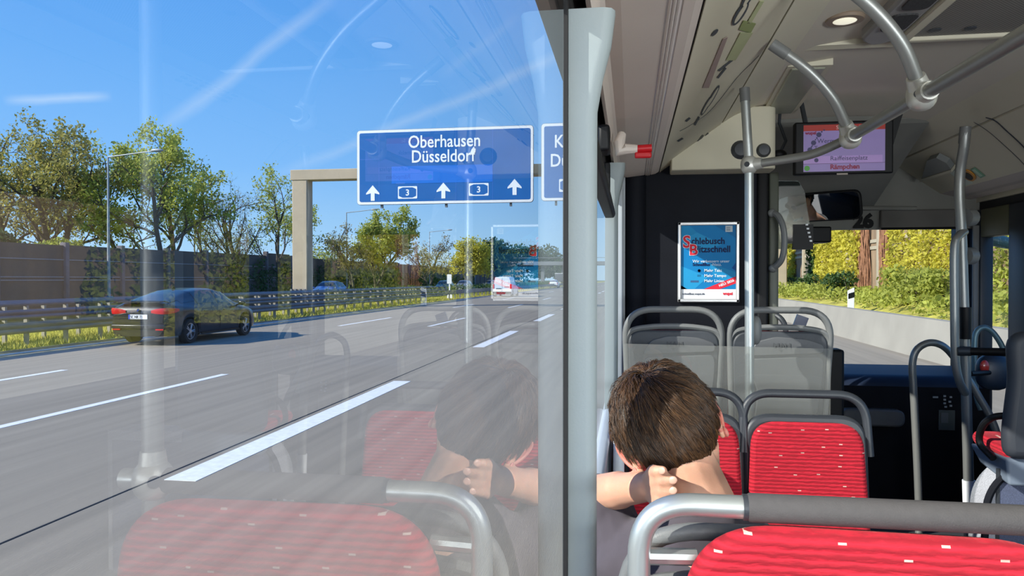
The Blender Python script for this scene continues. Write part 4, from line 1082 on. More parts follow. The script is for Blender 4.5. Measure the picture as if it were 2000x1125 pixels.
# ---------------------------------------------------------------- tubes and poles
def joint(parent, c, ax1, ax2, r=.031):
    """cast clamp: a ball body with two short collars and a screw recess"""
    c = Vector(c); mb = MB(); mb.ell(c, (r * 1.12, r * 1.12, r * 1.25), 18, 12, e=.85)
    for ax in (ax1, ax2):
        if ax is None: continue
        ax = Vector(ax).normalized(); mb.tube([c, c + ax * r * 1.75], [r * .95, r * .72], 14)
    o = mb.build('joint', m_cast, parent)
    d = (CAM - c).normalized(); d.z *= .4; d.x -= .25; d.normalize()
    MB().lathe([(0, 0), (.009, 0), (.010, .004), (.009, .006)], c + d * r * 1.03, d, 14).build('screw_cap', m_handle, o)
    return o
rail = empty('grab_rail', (.72, 2.3, 2.2), 'overhead grab rail with two curved hangers running along the ceiling', 'grab rail')
J1 = P(1661, 268, 2.6); J2 = P(1800, 186, 1.98); J0 = P(1463, 322, 2.9)
dirR = (J2 - J1).normalized()
E_ = J1 + dirR * 2.6
MB().tube([J1, J2, E_], .0175, 16).build('rail', m_alud, rail)
mid = [J0, P(1530, 312, 2.84), P(1590, 300, 2.76), J1 + (J1 - J2).normalized() * .03, J1]
MB().tube(catmull(mid, 8), .0155, 14).build('rail_bend', m_alud, rail)
h1 = [J1, P(1650, 240, 2.57), P(1625, 190, 2.53), P(1575, 135, 2.5), P(1507, 86, 2.49)]
pth = catmull(h1, 8); MB().tube(pth, .0165, 14).build('hanger', m_alud, rail)
MB().tube([pth[-1] + (pth[-5] - pth[-1]) * .0, pth[-5]], .019, 14).build('hanger_socket', m_frame, rail)
off = J2 - J1
h2 = [p_ + off for p_ in h1]; pth = catmull(h2, 8); MB().tube(pth, .0165, 14).build('hanger', m_alud, rail)
joint(rail, J1, Vector(h1[1]) - J1, dirR); joint(rail, J2, Vector(h2[1]) - J2, dirR)
# pole by the seats
pole = empty('grab_pole', (J0.x, 2.9, FZ), 'bright vertical grab pole between the two grey seats', 'grab pole')
top = P(1454, 172, 2.9); bot = P(1464, 790, 2.9); bot = J0 + (bot - J0) * 1.02
lowz = FZ + .26; dn = (bot - J0).normalized(); bot2 = J0 + dn * ((J0.z - lowz) / -dn.z)
MB().tube([top, J0, bot2], .0172, 18).build('pole_tube', m_alu, pole)
MB().tube([top, top - (top - J0).normalized() * .05], .019, 16).build('socket', m_frame, pole)
joint(pole, J0, Vector(mid[1]) - J0, None, .028)
MB().ell(P(1476, 645, 2.93), (.022, .02, .055), 14, 10, e=.8).build('side_bracket', m_frame, pole)
# right-hand pole with its parallel tube
pr = empty('grab_pole', (1.69, 4.1, FZ), 'tall grab pole in front of the entrance door, white at its foot', 'grab pole')
YQ = 4.1
pts = [P(1886, 247, 4.02), P(1883, 285, 4.04), P(1876, 330, 4.08), P(1874, 380, YQ), P(1879, 480, YQ), P(1887, 760, YQ), P(1893, 990, YQ)]
pt = catmull(pts, 6); MB().tube(pt, .024, 16).build('pole_tube', m_alud, pr)
MB().tube([P(1886, 247, 4.02), P(1883, 280, 4.04)], .026, 14).build('socket', m_frame, pr)
MB().tube([P(1892, 938, YQ), P(1893.5, 984, YQ)], .030, 16).build('foot_sleeve', m_white, pr)
q = P(1893, 988, YQ); MB().tube([q, (q.x, q.y, FZ)], .024, 14).build('foot', m_alu, pr)
pts = [P(1884, 452, YQ), P(1872, 462, 4.06), P(1864, 486, 4.05), P(1864, 600, 4.05), P(1866, 700, 4.05), P(1874, 745, 4.06), P(1888, 772, YQ)]
MB().tube(catmull(pts, 6), .020, 14).build('side_tube', m_alud, pr)
MB().tube([P(1886, 600, 4.08), P(1886, 662, 4.08)], .027, 12).build('black_sleeve', m_black, pr)
for py in (425, 500): MB().tube([P(1884, py, YQ + .02), P(1898, py, YQ + .05)], .045, 14).build('clamp_disc', m_frame, pr)
e = empty('cross_bar', P(1925, 686, YQ), 'black horizontal bar from the entrance pole to the dark seat', 'bar')
MB().tube([P(1872, 686, 4.04), P(1890, 686, 4.04), P(1975, 688, 3.95)], .020, 12).build('bar', m_black, e)
MB().tube([P(1868, 686, 4.04), P(1896, 686, 4.04)], .024, 12).build('clamp', m_handle, e)
# hoop rail
e = empty('hoop_rail', P(1793, 985, 4.3), 'grey hoop-shaped rail rising in front of the dashboard', 'hoop rail')
pts = [P(1795, 1004, 4.3), P(1791, 900, 4.3), P(1784, 760, 4.3), P(1782, 712, 4.3), P(1790, 684, 4.3), P(1812, 670, 4.3), P(1836, 673, 4.3), P(1857, 690, 4.3), P(1884, 728, 4.3), P(1912, 775, 4.3), P(1936, 818, 4.3), P(1950, 870, 4.3), P(1952, 1000, 4.3)]
pt = catmull(pts, 6); pt.append(Vector((pt[-1].x, pt[-1].y, FZ))); pt.insert(0, Vector((pt[0].x, pt[0].y, FZ)))
MB().tube(pt, .019, 14).build('tube', m_alud, e)
e = empty('hoop_rail', P(1910, 700, 4.75), 'pale teal hoop rail on the entrance door', 'hoop rail')
pts = [P(1916, 800, 4.75), P(1907, 770, 4.75), P(1903, 700, 4.75), P(1905, 655, 4.75), P(1918, 640, 4.75), P(1936, 646, 4.75), P(1955, 672, 4.75), P(1967, 704, 4.75), P(1975, 740, 4.75), P(1980, 860, 4.75)]
MB().tube(catmull(pts, 6), .016, 12).build('tube', mat('teal_tube', rgb(120, 150, 158), .4, .4), e)
# validator with red light
q = P(1940, 727, 4.4); e = empty('ticket_validator', q, 'rounded dark validator with a red light by the entrance', 'ticket validator')
MB().ell(q, (.088, .05, .098), 18, 12, e=.75).build('case', mat('validator_dark', rgb(34, 48, 66), .4), e)
MB().ell(P(1923, 716, 4.35), (.024, .012, .035), 14, 10).build('red_light', mat('red_lamp_glass', rgb(196, 56, 50), .25, coat=.5), e)
MB().tube([q, P(1895, 730, 4.2)], .014, 8).build('arm', m_black, e)
# ---------------------------------------------------------------- entrance door on the right wall
fr = mat('door_frame_dark', rgb(28, 34, 44), .4, var=.1)
def doorbox(nm, y0, y1, z0, z1, m=fr, dx=0): struct(nm, MB().box(XR - .03 + dx, XR + .05 + dx, y0, y1, z0, z1), m, smooth=False, bevel=.008)
doorbox('door_frame_1', 4.6, 4.86, FZ - .05, 2.2); doorbox('door_frame_2', 5.22, 5.40, FZ - .05, 2.2)
doorbox('door_frame_3', 4.86, 5.22, 2.02, 2.2, mat('door_frame_green', rgb(84, 84, 60), .5)); doorbox('door_frame_4', 4.86, 5.22, FZ - .05, .7)
doorbox('door_frame_5', 5.235, 5.255, FZ, 2.1, m_frame, -.035)
thinpane(11, 4.84, 5.24, .68, 2.04, XR + .01, g_clear)
# wing mirror outside
q = P(1955, 472, 5.9); e = empty('wing_mirror', q, 'teal wing mirror hanging outside the entrance door glass', 'wing mirror')
MB().ell(q, (.13, .05, .045), 16, 10, rot=Euler((0, R(14), 0)).to_matrix()).build('housing', mat('mirror_teal', rgb(86, 118, 112), .4), e)
MB().tube([q, q + Vector((-.08, -.05, .16)), q + Vector((-.2, -.3, .45))], .016, 8).build('arm', m_black, e)

# ---------------------------------------------------------------- ceiling fittings
q = P(1650, 44, 2.6); zc_ = 2.612
e = empty('ceiling_lamp', (q.x, q.y, zc_), 'small round lit lamp in a bronze ring in the ceiling', 'ceiling lamp')
MB().lathe([(.036, 0), (.060, -.001), (.062, .004), (.058, .012), (.034, .012)], (q.x, q.y, zc_), (0, 0, -1), 32).build('ring', mat('bronze_ring', rgb(140, 122, 104), .5), e)
MB().lathe([(0, .0165), (.028, .0155), (.037, .0125)], (q.x, q.y, zc_), (0, 0, -1), 28).build('lens', mat('lamp_lens', rgb(255, 250, 226), .3, emit=.55), e)
# recessed light cover
A = [P(1546, 126, 3.15), P(1613, 126, 3.15), P(1546, 216, 3.98), P(1496, 216, 3.98)]
e = empty('light_cover', (.72, 3.55, 2.6), 'long translucent light cover in the ceiling above the grey seats', 'light cover')
mb = MB(); zz = [2.617, 2.625, 2.625, 2.617]
mb.prism([(A[0].x, A[0].y), (A[1].x, A[1].y), (A[2].x, A[2].y), (A[3].x, A[3].y)], 2.594, 2.626, 'xy'); mb.build('cover', mat('light_cover_grey', rgb(158, 160, 142), .35), e, bevel=.006)
mb = MB(); mb.prism([(A[0].x - .02, A[0].y - .03), (A[1].x + .02, A[1].y - .03), (A[2].x + .02, A[2].y + .02), (A[3].x - .02, A[3].y + .02)], 2.600, 2.63, 'xy'); mb.build('rim', m_slant, e, smooth=False)
# roof hatch with perforated face and speaker strip
X0h, X1h = P(1760, 90, 2.95).x, P(1960, 75, 2.95).x
e = empty('ceiling_vent_panel', (1.2, 2.4, 2.6), 'big perforated ventilation panel with a moulded edge in the ceiling', 'ventilation panel')
hx0, hx1, hy0, hy1 = .96, 1.34, 1.3, 2.80
def grille_mat():
    m = bpy.data.materials.new('perforated_grille'); m.use_nodes = True; t = NT(m); b = t.n['Principled BSDF']; b.inputs['Roughness'].default_value = .6
    tc = t.add('ShaderNodeTexCoord'); mp = t.add('ShaderNodeMapping', ins={'Vector': tc.outputs['Object']}); mp.inputs['Scale'].default_value = (120, 120, 0); mp.inputs['Rotation'].default_value = (0, 0, R(45))
    v = t.add('ShaderNodeTexVoronoi', ins={'Vector': mp.outputs[0], 'Scale': 1.0, 'Randomness': 0.0})
    f = t.math('LESS_THAN', v.outputs['Distance'], .3); n = t.add('ShaderNodeTexNoise', ins={'Vector': tc.outputs['Object'], 'Scale': 4.0})
    c = t.mix(f, rgb(150, 148, 142), rgb(70, 68, 64)); c = t.mix(t.math('MULTIPLY', n.outputs[0], .5), c, rgb(104, 92, 84)); t.l.new(c, b.inputs['Base Color']); return m
MB().box(hx0, hx1 + .6, hy0, hy1, 2.598, 2.62).build('perforated_face', grille_mat(), e, smooth=False)
MB().box(hx0 - .035, hx0 + .005, hy0 - .02, hy1 + .03, 2.585, 2.63).build('side_edge', m_slant, e, bevel=.006)
MB().box(hx0 - .02, hx1 + .5, hy1, hy1 + .03, 2.585, 2.63).build('front_edge', m_slant, e, bevel=.006)
for (x, y) in ((hx0 + .06, hy1 - .07), (hx0 + .17, hy1 - .07), (hx0 + .1, 2.2)): MB().lathe([(0, .004), (.018, .003), (.02, 0)], (x, y, 2.597), (0, 0, -1), 14).build('knob', m_handle, e)
e2 = empty('speaker_strip', (.88, 2.4, 2.6), 'grey moulded strip with dark speaker grilles beside the perforated panel', 'speaker panel')
MB().prism(roundpoly([(.80, 1.4), (.925, 1.4), (.925, 2.82), (.86, 2.87), (.80, 2.80)], .03), 2.592, 2.66, 'xy').build('housing', mat('strip_grey', rgb(150, 148, 146), .5), e2, bevel=.01)
for y in (1.85, 2.15, 2.42, 2.62):
    MB().prism(roundpoly([(.825, y - .09), (.905, y - .09), (.905, y + .07), (.825, y + .07)], .03), 2.586, 2.594, 'xy').build('grille', mat('speaker_dark', rgb(58, 58, 60), .8, var=.4, vscale=150), e2, smooth=False)
# air slots on the right band
e = empty('air_slots', (1.62, 3.0, 2.56), 'rows of small dark air slots in the pale band above the right window', 'air vent')
for i in range(6):
    for j in range(3):
        q = P(1965 + i * 14 - j * 2, 172 + j * 9 - i * 3, 3.05 - i * .05)
        f = min(1, max(0, j / 2)); x = 1.585 + f * .05; z = 2.590 - f * .022
        MB().cbox((x, 3.15 - i * .07, z - .004), (.012, .035, .006)).build('slot', m_black, e, smooth=False)
# box on the front left bulkhead with speaker and cameras
e = empty('camera_housing', P(1455, 290, 3.9), 'pale box housing with round black loudspeaker behind the pole top', 'housing')
c0 = P(1395, 300, 3.93); c1_ = P(1508, 250, 3.93)
MB().prism(roundpoly([(.20, 3.97), (.20, 3.80), (c1_.x, 3.80), (c1_.x, 3.99)], [.0, .0, .05, 0]), P(1450, 335, 3.9).z, 2.60, 'xy').build('box', m_slant, e, bevel=.006)
q = P(1447, 292, 3.79); MB().lathe([(0, .02), (.03, .018), (.045, .004), (.047, 0)], (q.x, 3.8, q.z), (0, -1, 0), 20).build('loudspeaker', m_handle, e)
q = P(1492, 293, 3.79); MB().lathe([(0, .02), (.025, .018), (.035, 0)], (q.x, 3.8, q.z), (0, -1, 0), 20).build('loudspeaker', m_handle, e)
e = empty('dome_camera', P(1525, 300, 4.0), 'small black camera hanging beside the passenger screen', 'camera')
q = P(1522, 302, 3.97); MB().ell(q, (.038, .03, .025)).build('body', m_black, e)
MB().tube([q, P(1535, 275, 3.97), P(1522, 240, 3.99), P(1524, 212, 3.99)], .008, 8).build('bracket', m_handle, e)
# passenger screen
YM = 3.8; a = P(1552, 342, YM); b_ = P(1746, 233, YM); x0, x1, z0, z1 = a.x, b_.x, a.z, b_.z
e = empty('passenger_screen', ((x0 + x1) / 2, YM, z1), 'black passenger information screen hanging from the ceiling', 'screen')
MB().box(x0, x1, YM, YM + .05, z0, z1).build('casing', m_black, e, bevel=.008)
MB().tube([(x0 + .06, YM + .03, z1 - .02), (x0 + .05, YM + .1, 2.635)], .012, 8).build('bracket', m_handle, e)
MB().prism([(x1 + .002, z0 + .12), (x1 + .05, z1 + .03), (x1 + .02, z1 + .05), (x1 + .002, z1 - .02)], YM + .03, YM + .045).build('bracket', m_black, e, smooth=False)
sa = P(1569, 336, YM); sb = P(1729, 240, YM); ux, uz = sb.x - sa.x, sb.z - sa.z
US = lambda u, v: (sa.x + u * ux, sa.z + v * uz)
def srect(u0, u1, v0, v1, m, nm, d=0.001):
    p0, p1 = US(u0, v0), US(u1, v1); MB().box(p0[0], p1[0], YM - d, YM, p0[1], p1[1]).build(nm, m, e, smooth=False)
em = lambda n, c, s=.08: mat(n, c, .3, emit=s)
srect(0, 1, 0, .87, em('screen_lilac', rgb(150, 132, 190)), 'display'); srect(0, 1, .87, 1, em('screen_red', rgb(168, 52, 44)), 'title_bar', .0012)
srect(0, 1, .165, .172, em('screen_line', rgb(70, 20, 80)), 'line', .0016); srect(0, .97, .172, .33, em('screen_pink', rgb(176, 146, 208)), 'row', .0013)
tn = em('screen_text', rgb(52, 48, 92), .1); tr_ = em('screen_text_red', rgb(120, 16, 60), .2); tg = em('screen_text_grey', rgb(190, 150, 150), .3)
def ST(s, u, v, sz, m, b=.0): x, z = US(u, v); text(s, sz, m, e, (x, YM - .002, z), (1, 0, 0), (0, 0, 1), 'lettering', ext=.0003, bold=b)
ST('Sc', .40, .895, .026, tg); ST('ks', .68, .895, .026, tg); ST('wupsi', .02, .80, .022, tr_, .001); ST('Wermelsk', .17, .61, .030, tn); ST('Tente', .13, .46, .030, tn)
ST('Raiffeisenplatz', .33, .235, .030, tn); ST('Rämpchen', .33, .05, .032, tr_, .0012)
for u, v, r_ in ((.19, .79, .012), (.125, .62, .012), (.08, .47, .012), (.16, .245, .010), (.225, .85, .004), (.255, .885, .004), (.165, .72, .004), (.148, .685, .0035), (.108, .555, .0035), (.098, .53, .0035), (.064, .40, .0035)):
    x, z = US(u, v); MB().lathe([(0, .0016), (r_, .0016), (r_, 0)], (x, YM, z), (0, -1, 0), 16).build('stop_dot', tn, e, smooth=False)
x, z = US(.045, .075); MB().lathe([(0, .0016), (.013, .0016), (.013, 0)], (x, YM, z), (0, -1, 0), 18).build('green_logo', em('screen_green', rgb(70, 150, 50)), e, smooth=False)
x, z = US(.48, -.06); MB().cbox((x, YM - .001, z), (.05, .003, .008)).build('maker_plate', mat('maker_plate', rgb(150, 140, 130)), e, smooth=False)
# right slanted cover: light box, orange ring, green sticker, curved seams
def onslant(px, py):   # where the view meets the right slanted cover
    d = ray(px, py)
    # plane through the two seams
    x1_, z1_, x2_, z2_ = XC - .438, 2.515, XC - .149, 2.312; n = Vector((z1_ - z2_, 0, x2_ - x1_)).normalized()
    k = (Vector((x1_, 0, z1_)) - CAM).dot(n) / d.dot(n); return CAM + d * k - n * .0, n
def decal(pts, m, parent, nm, d=.004):
    q = [onslant(*p_) for p_ in pts]; n = q[0][1]; n = -n if n.z > 0 else n
    mb = MB(); k = len(q); mb._a([v[0] + n * .002 for v in q] + [v[0] + n * (.002 + d) for v in q], [tuple(range(k)), tuple(range(2 * k - 1, k - 1, -1))] + [(i, i + k, (i + 1) % k + k, (i + 1) % k) for i in range(k)])
    return mb.build(nm, m, parent, smooth=False)
c = onslant(1840, 335)[0]
e = empty('wall_camera_box', c, 'small grey wedge-shaped housing on the slanted cover beside the screen', 'housing')
decal([(1806, 342), (1866, 322), (1856, 308), (1836, 298), (1818, 304)], mat('wedge_grey', rgb(134, 138, 138), .4), e, 'housing', .035)
decal([(1804, 346), (1868, 325), (1866, 320), (1806, 340)], m_slant, e, 'lip', .04)
c = onslant(1893, 342)[0]
e = empty('emergency_button', c, 'orange-ringed emergency handle recess with green and white stickers by the entrance pole', 'emergency button')
ring = lambda cx, cy, a_, b__, rot: [(cx + a_ * math.cos(t_) * math.cos(rot) - b__ * math.sin(t_) * math.sin(rot), cy + a_ * math.cos(t_) * math.sin(rot) + b__ * math.sin(t_) * math.cos(rot)) for t_ in [2 * PI * k / 24 for k in range(24)]]
decal(ring(1893, 341, 15, 8, .6), mat('orange_ring', rgb(206, 140, 40), .5), e, 'ring', .006)
decal(ring(1893, 342, 10.5, 5.2, .6), m_black, e, 'recess', .008)
decal([(1896, 330), (1904, 326), (1925, 343), (1916, 347)], mat('green_sticker', rgb(104, 160, 128), .5), e, 'green_sticker', .002)
decal([(1899, 331), (1904, 329), (1920, 342), (1915, 344)], mat('green_sticker_text', rgb(170, 206, 184), .5), e, 'sticker_panel', .003)
decal([(1880, 346), (1888, 344), (1901, 357), (1886, 362)], mat('white_sticker', rgb(206, 216, 206), .5), e, 'white_sticker', .002)
decal([(1854, 335), (1866, 331), (1866, 345)], mat('white_sticker', rgb(206, 216, 206), .5), e, 'white_sticker', .002)
def seamline(pts, w_, nm):
    q = [onslant(*p_)[0] for p_ in pts]; n = onslant(*pts[0])[1]; n = -n if n.z > 0 else n
    return struct(nm, MB().tube([v + n * .001 for v in catmull(q, 6)], w_, 5), m_handle)
seamline([(1926, 229), (1945, 236), (1965, 254), (1985, 272), (2003, 290), (2040, 330)], .0035, 'trim_15')
seamline([(1902, 238), (1930, 256), (1960, 282), (1990, 310), (2010, 332)], .0016, 'trim_16')

# left slanted cover: route map posters
def onslantL(px, py):
    d = ray(px, py); x1_, z1_, x2_, z2_ = .149, 2.312, .438, 2.515; n = Vector((-(z2_ - z1_), 0, x2_ - x1_)).normalized()
    k = (Vector((x1_, 0, z1_)) - CAM).dot(n) / d.dot(n); return CAM + d * k, -n
def slz(x):
    pts = slant(''); return float(np.interp(x, [p_[0] for p_ in pts], [p_[1] for p_ in pts]))
def decalL(pts, m, parent, nm, d=.0015):
    q = []
    for p_ in pts:
        v = onslantL(*p_)[0]; v.x = min(max(v.x, .152), .436); v.z = slz(v.x) - .002; q.append(v)
    n = Vector((.55, 0, -.83)); k = len(q)
    mb = MB(); mb._a(q + [v + n * d for v in q], [tuple(range(k)), tuple(range(2 * k - 1, k - 1, -1))] + [(i, i + k, (i + 1) % k + k, (i + 1) % k) for i in range(k)])
    return mb.build(nm, m, parent, smooth=False)
e = empty('route_map', onslantL(1430, 120)[0], 'route map strip with green bands and dark ring symbols on the slanted cover', 'route map')
mg = mat('map_green', rgb(140, 152, 96), .6); md = mat('map_dark', rgb(60, 66, 72), .6); mgr = mat('map_grey', rgb(150, 146, 132), .6)
decalL([(1452, 38), (1476, 44), (1466, 62), (1443, 56)], mg, e, 'green_box')
mgl = mat('map_green_light', rgb(176, 182, 138), .6)
decalL([(1484, 0), (1492, 0), (1466, 44), (1458, 44)], mgl, e, 'green_line'); decalL([(1446, 62), (1470, 62), (1436, 116), (1418, 116)], mgl, e, 'green_line')
decalL([(1412, 74), (1421, 70), (1384, 170), (1372, 170)], mat('map_rose', rgb(160, 140, 134), .6), e, 'rose_line')
for (cx, cy, a1, a2, rot) in ((1446, 24, 28, 8, -1.0), (1462, -8, 26, 7, -1.0), (1392, 188, 26, 4, -1.05), (1380, 205, 22, 4, -1.05), (1396, 62, 9, 3, -.8)):
    decalL(ring(cx, cy, a1, a2, rot), md, e, 'ring_symbol', .001)
    if a1 > 12: decalL(ring(cx, cy, a1 * .8, a2 * .45, rot), m_slant, e, 'ring_gap', .002)
for (xa, ya, xb, yb) in ((1402, 136, 1432, 112), (1400, 150, 1416, 130), (1338, 235, 1346, 228), (1355, 242, 1364, 226), (1322, 274, 1332, 268), (1352, 300, 1382, 258), (1345, 312, 1370, 278), (1362, 275, 1372, 262)):
    decalL([(xa, ya), (xa + 3, ya + 2), (xb + 3, yb + 2), (xb, yb)], md, e, 'text_line', .001)
q = [onslantL(*p_)[0] for p_ in ((1482, 108), (1470, 120), (1440, 150), (1405, 195), (1380, 222), (1345, 246), (1328, 255))]
for v in q: v.x = min(max(v.x, .152), .436); v.z = slz(v.x) - .002
MB().tube(catmull(q, 4), .0012, 4).build('curved_line', md, e)

# emergency hammer
q = P(1253, 297, 2.5); e = empty('emergency_hammer', q, 'red emergency hammer in its grey holder above the window', 'emergency hammer')
MB().tube([P(1215, 262, 2.52), P(1209, 280, 2.5), P(1211, 296, 2.5), P(1222, 291, 2.5), P(1245, 291, 2.5)], [.014, .02, .02, .018, .014], 10).build('holder', m_panel2, e)
MB().tube([P(1240, 291, 2.5), P(1273, 289, 2.5)], .013, 12).build('hammer_head', m_red, e)
MB().cbox(P(1256, 303, 2.5), (.055, .02, .02)).build('hammer_grip', m_red, e, bevel=.005)

# interior mirror
Ym = 5.0; mc = P(1594, 405, Ym)
e = empty('interior_mirror', mc, 'wide black-framed interior mirror under the screen', 'mirror')
D_head = Vector((.46, 4.62, 1.86))
nrm = ((CAM - mc).normalized() + (D_head + Vector((.17, 0, 0)) - mc).normalized()).normalized()
rt = Vector((0, 0, 1)).cross(-nrm).normalized() * -1
if rt.x < 0: rt = -rt
upv = rt.cross(-nrm).normalized()
if upv.z < 0: upv = -upv
Mm = Matrix(((rt.x, -nrm.x, upv.x, mc.x), (rt.y, -nrm.y, upv.y, mc.y), (rt.z, -nrm.z, upv.z, mc.z), (0, 0, 0, 1)))
wm_, hm_ = (P(1667, 405, Ym).x - P(1520, 405, Ym).x) / 2 / max(.5, abs(rt.x)), .094
mb = MB(); mb.M = Mm; mb.prism(roundpoly([(-wm_, -hm_), (wm_, -hm_), (wm_, hm_), (-wm_, hm_)], .05), .0, .03); mb.build('housing', m_black, e, bevel=.006)
mb = MB(); mb.M = Mm; mb.prism(roundpoly([(-wm_ + .01, -hm_ + .01), (wm_ - .01, -hm_ + .01), (wm_ - .01, hm_ - .01), (-wm_ + .01, hm_ - .01)], .045), -.002, -.0005)
mb.build('mirror_glass', mat('mirror_silver', rgb(190, 196, 200), .02, 1), e, smooth=False)
MB().tube([mc - nrm * .02, mc - nrm * .02 + Vector((0, .1, .2))], .012, 8).build('stay', m_black, e)

# ---------------------------------------------------------------- seats
W2 = .213
def back_outline(w0, w1, z0, z1, r): # half-width bottom / top
    return roundpoly([(-w0, z0), (w0, z0), (w1, z1), (-w1, z1)], [.03, .03, r, r], 8)
def hoop(w_bot, w_top, z0, z1, r, n=10):
    return bendpath([(-w_bot, 0, z0), (-w_top, 0, z1), (w_top, 0, z1), (w_bot, 0, z0)], r, n)
def seat(loc, rz, label, group, style, rec=.10, leg=True, zc=.44, zt=.99):
    """origin at floor centre, sitter faces +Y; the backrest leans back (towards -Y) going up"""
    e = empty('bus_seat', (0, 0, 0))
    tilt = Matrix.Shear('XZ', 4, (0, 0)) if 0 else Matrix.Identity(4); tilt[1][2] = -rec; tilt[1][3] = rec * zc
    def mk(): q = MB(); q.M = tilt; return q
    if style == 'grey':
        # mid-grey perimeter frame, darker shell panel, raised upper inset
        q = mk(); q.prism(back_outline(.165, .185, zc - .03, zt - .085, .07), -.012, .016); q.build('back_shell', m_shell, e, bevel=.008)
        q = mk(); q.tube(hoop(.168, .195, zc - .05, zt, .12), .0135, 12, sx=1.0); q.build('handle_frame', m_frame, e)
        pth = catmull([(-.19, 0, zt - .13), (-.165, 0, zt - .088), (-.09, 0, zt - .072), (0, 0, zt - .068), (.09, 0, zt - .072), (.165, 0, zt - .088), (.19, 0, zt - .13)], 6)
        q = mk(); q.tube(pth, .012, 10); q.build('cross_piece', m_frame, e)
        q = mk(); q.prism(roundpoly([(-.125, zt - .185), (.165, zt - .17), (.165, zt - .135), (.10, zt - .112), (-.02, zt - .105), (-.09, zt - .125)], .02, 4), -.022, -.010); q.build('upper_inset', m_shell2, e, bevel=.004)
        q = mk(); q.prism(roundpoly([(-.11, zc + .02), (.13, zc + .02), (.165, zt - .25), (.165, zt - .18), (-.115, zt - .195), (-.115, zt - .24), (-.08, zt - .33)], .03, 4), -.019, -.010); q.build('lower_inset', m_shell2, e, bevel=.004)
        T_ = text('MAN', .026, mat('emboss', rgb(74, 76, 78), .5), None, (-.028, -.0245 - rec * (zt - .145 - zc), zt - .148), (1, 0, 0), (0, 0, 1), 'embossed_letters', bold=.0006, sx=1.15); T_.parent = e
        q = mk(); q.prism([(-.008, zt - .155), (.008, zt - .155), (0, zt - .165)], -.024, -.021); q.build('embossed_badge', mat('emboss', rgb(74, 76, 78)), e, smooth=False)
    else:
        hm = m_handle
        q = mk(); q.prism(back_outline(.205, .198, zc - .05, zt - .07, .09), -.02, .012); q.build('back_shell', hm, e, bevel=.01)
        q = mk(); q.tube(hoop(.207, .196, zt - .20, zt, .10), .0145, 12); q.build('handle_frame', hm, e)
    m_b = m_fab
    q = mk(); ol = back_outline(.202, .178, zc - .04, zt - (.085 if style == 'grey' else .09), .085)
    q.prism(ol, .012, .045, taper=.0); q.build('back_cushion', m_b, e, bevel=.016, bseg=4)
    MB().prism(roundpoly([(-.02, zc - .02), (.40, zc - .0), (.43, zc - .05), (.40, zc - .10), (-.02, zc - .09)], .03), -.205, .205, 'yz').build('seat_cushion', m_b, e, bevel=.02, bseg=4)
    MB().prism([(-.06, zc - .13), (.38, zc - .13), (.41, zc - .09), (-.04, zc - .08)], -.2, .2, 'yz').build('seat_pan', m_frame, e, bevel=.01)
    if leg: MB().tube([(0, .15, 0), (0, .15, zc - .12)], [.035, .03], 12).build('leg', m_alud, e); MB().box(-.12, .12, .05, .3, 0, .02).build('foot_plate', m_alud, e, bevel=.005)
    e.location = loc; e.rotation_euler = (0, 0, rz)
    tag(e, label, 'seat', group); return e
gx_ = 'grey-backed seats in front of the partition'
Xa, Xb = P(1314, 605, 3.1).x, P(1520, 605, 3.1).x
zM = P(1314, 604, 3.08).z - FZ - .26
s1 = seat((Xa, 3.12, FZ + .26), 0, 'grey plastic seat back by the window, left of the grab pole', gx_, 'grey', zt=zM, zc=.40)
s2 = copy_tree(s1); s2.location = (Xb, 3.12, FZ + .26); s2['label'] = 'grey plastic seat back right of the grab pole'
Xc, Xd = P(1335, 800, 2.66).x, P(1569, 800, 2.66).x
zR = P(1569, 769, 2.66).z - FZ
gr_ = 'red seats facing the camera in front of the grey ones'
s3 = seat((Xd, 2.60, FZ), PI, 'red upholstered seat facing backwards, right of the head', gr_, 'red', zt=zR, zc=.43)
s4 = copy_tree(s3); s4.location = (Xc, 2.60, FZ); s4['label'] = 'red upholstered seat facing backwards, half hidden behind the head'
zP = P(1330, 1015, 1.15).z - FZ
s5 = seat((Xc + .0, 1.16, FZ + .0), 0, 'grey-backed seat in which the person sits, behind the nearest red seat', None, 'grey', zt=zP, zc=.43)
# white tube beside the window
e = empty('seat_side_rail', (XL + .1, 2.4, FZ), 'white curved tube on the window side of the red seats', 'rail')
q0, q1 = P(1208, 990, 2.3), P(1209, 840, 2.32)
pts = [(q0.x, q0.y, FZ), tuple(q0), tuple(q1), tuple(P(1215, 826, 2.36)), tuple(P(1240, 822, 2.55))]
MB().tube(bendpath(pts, .03), .017, 14).build('tube', m_white, e)
# plexiglass screen between the back-to-back seats
a = P(1218, 671, 2.86); b_ = P(1622, 681, 2.86)
e = empty('plexiglass_screen', ((a.x + b_.x) / 2, 2.86, .9), 'clear plexiglass sheet between the red and the grey seats', 'plexiglass sheet')
mb = MB(); mb.prism(roundpoly([(a.x, .75), (b_.x, .75), (b_.x, b_.z), (a.x, a.z)], .01), 2.855, 2.86); mb.build('sheet', g_plexi, e, smooth=False)
for x in (Xa + .21, Xa - .2, Xb + .21): MB().tube([(x, 2.85, FZ + .02), (x, 2.85, .80)], .012, 8).build('post', m_alud, e)

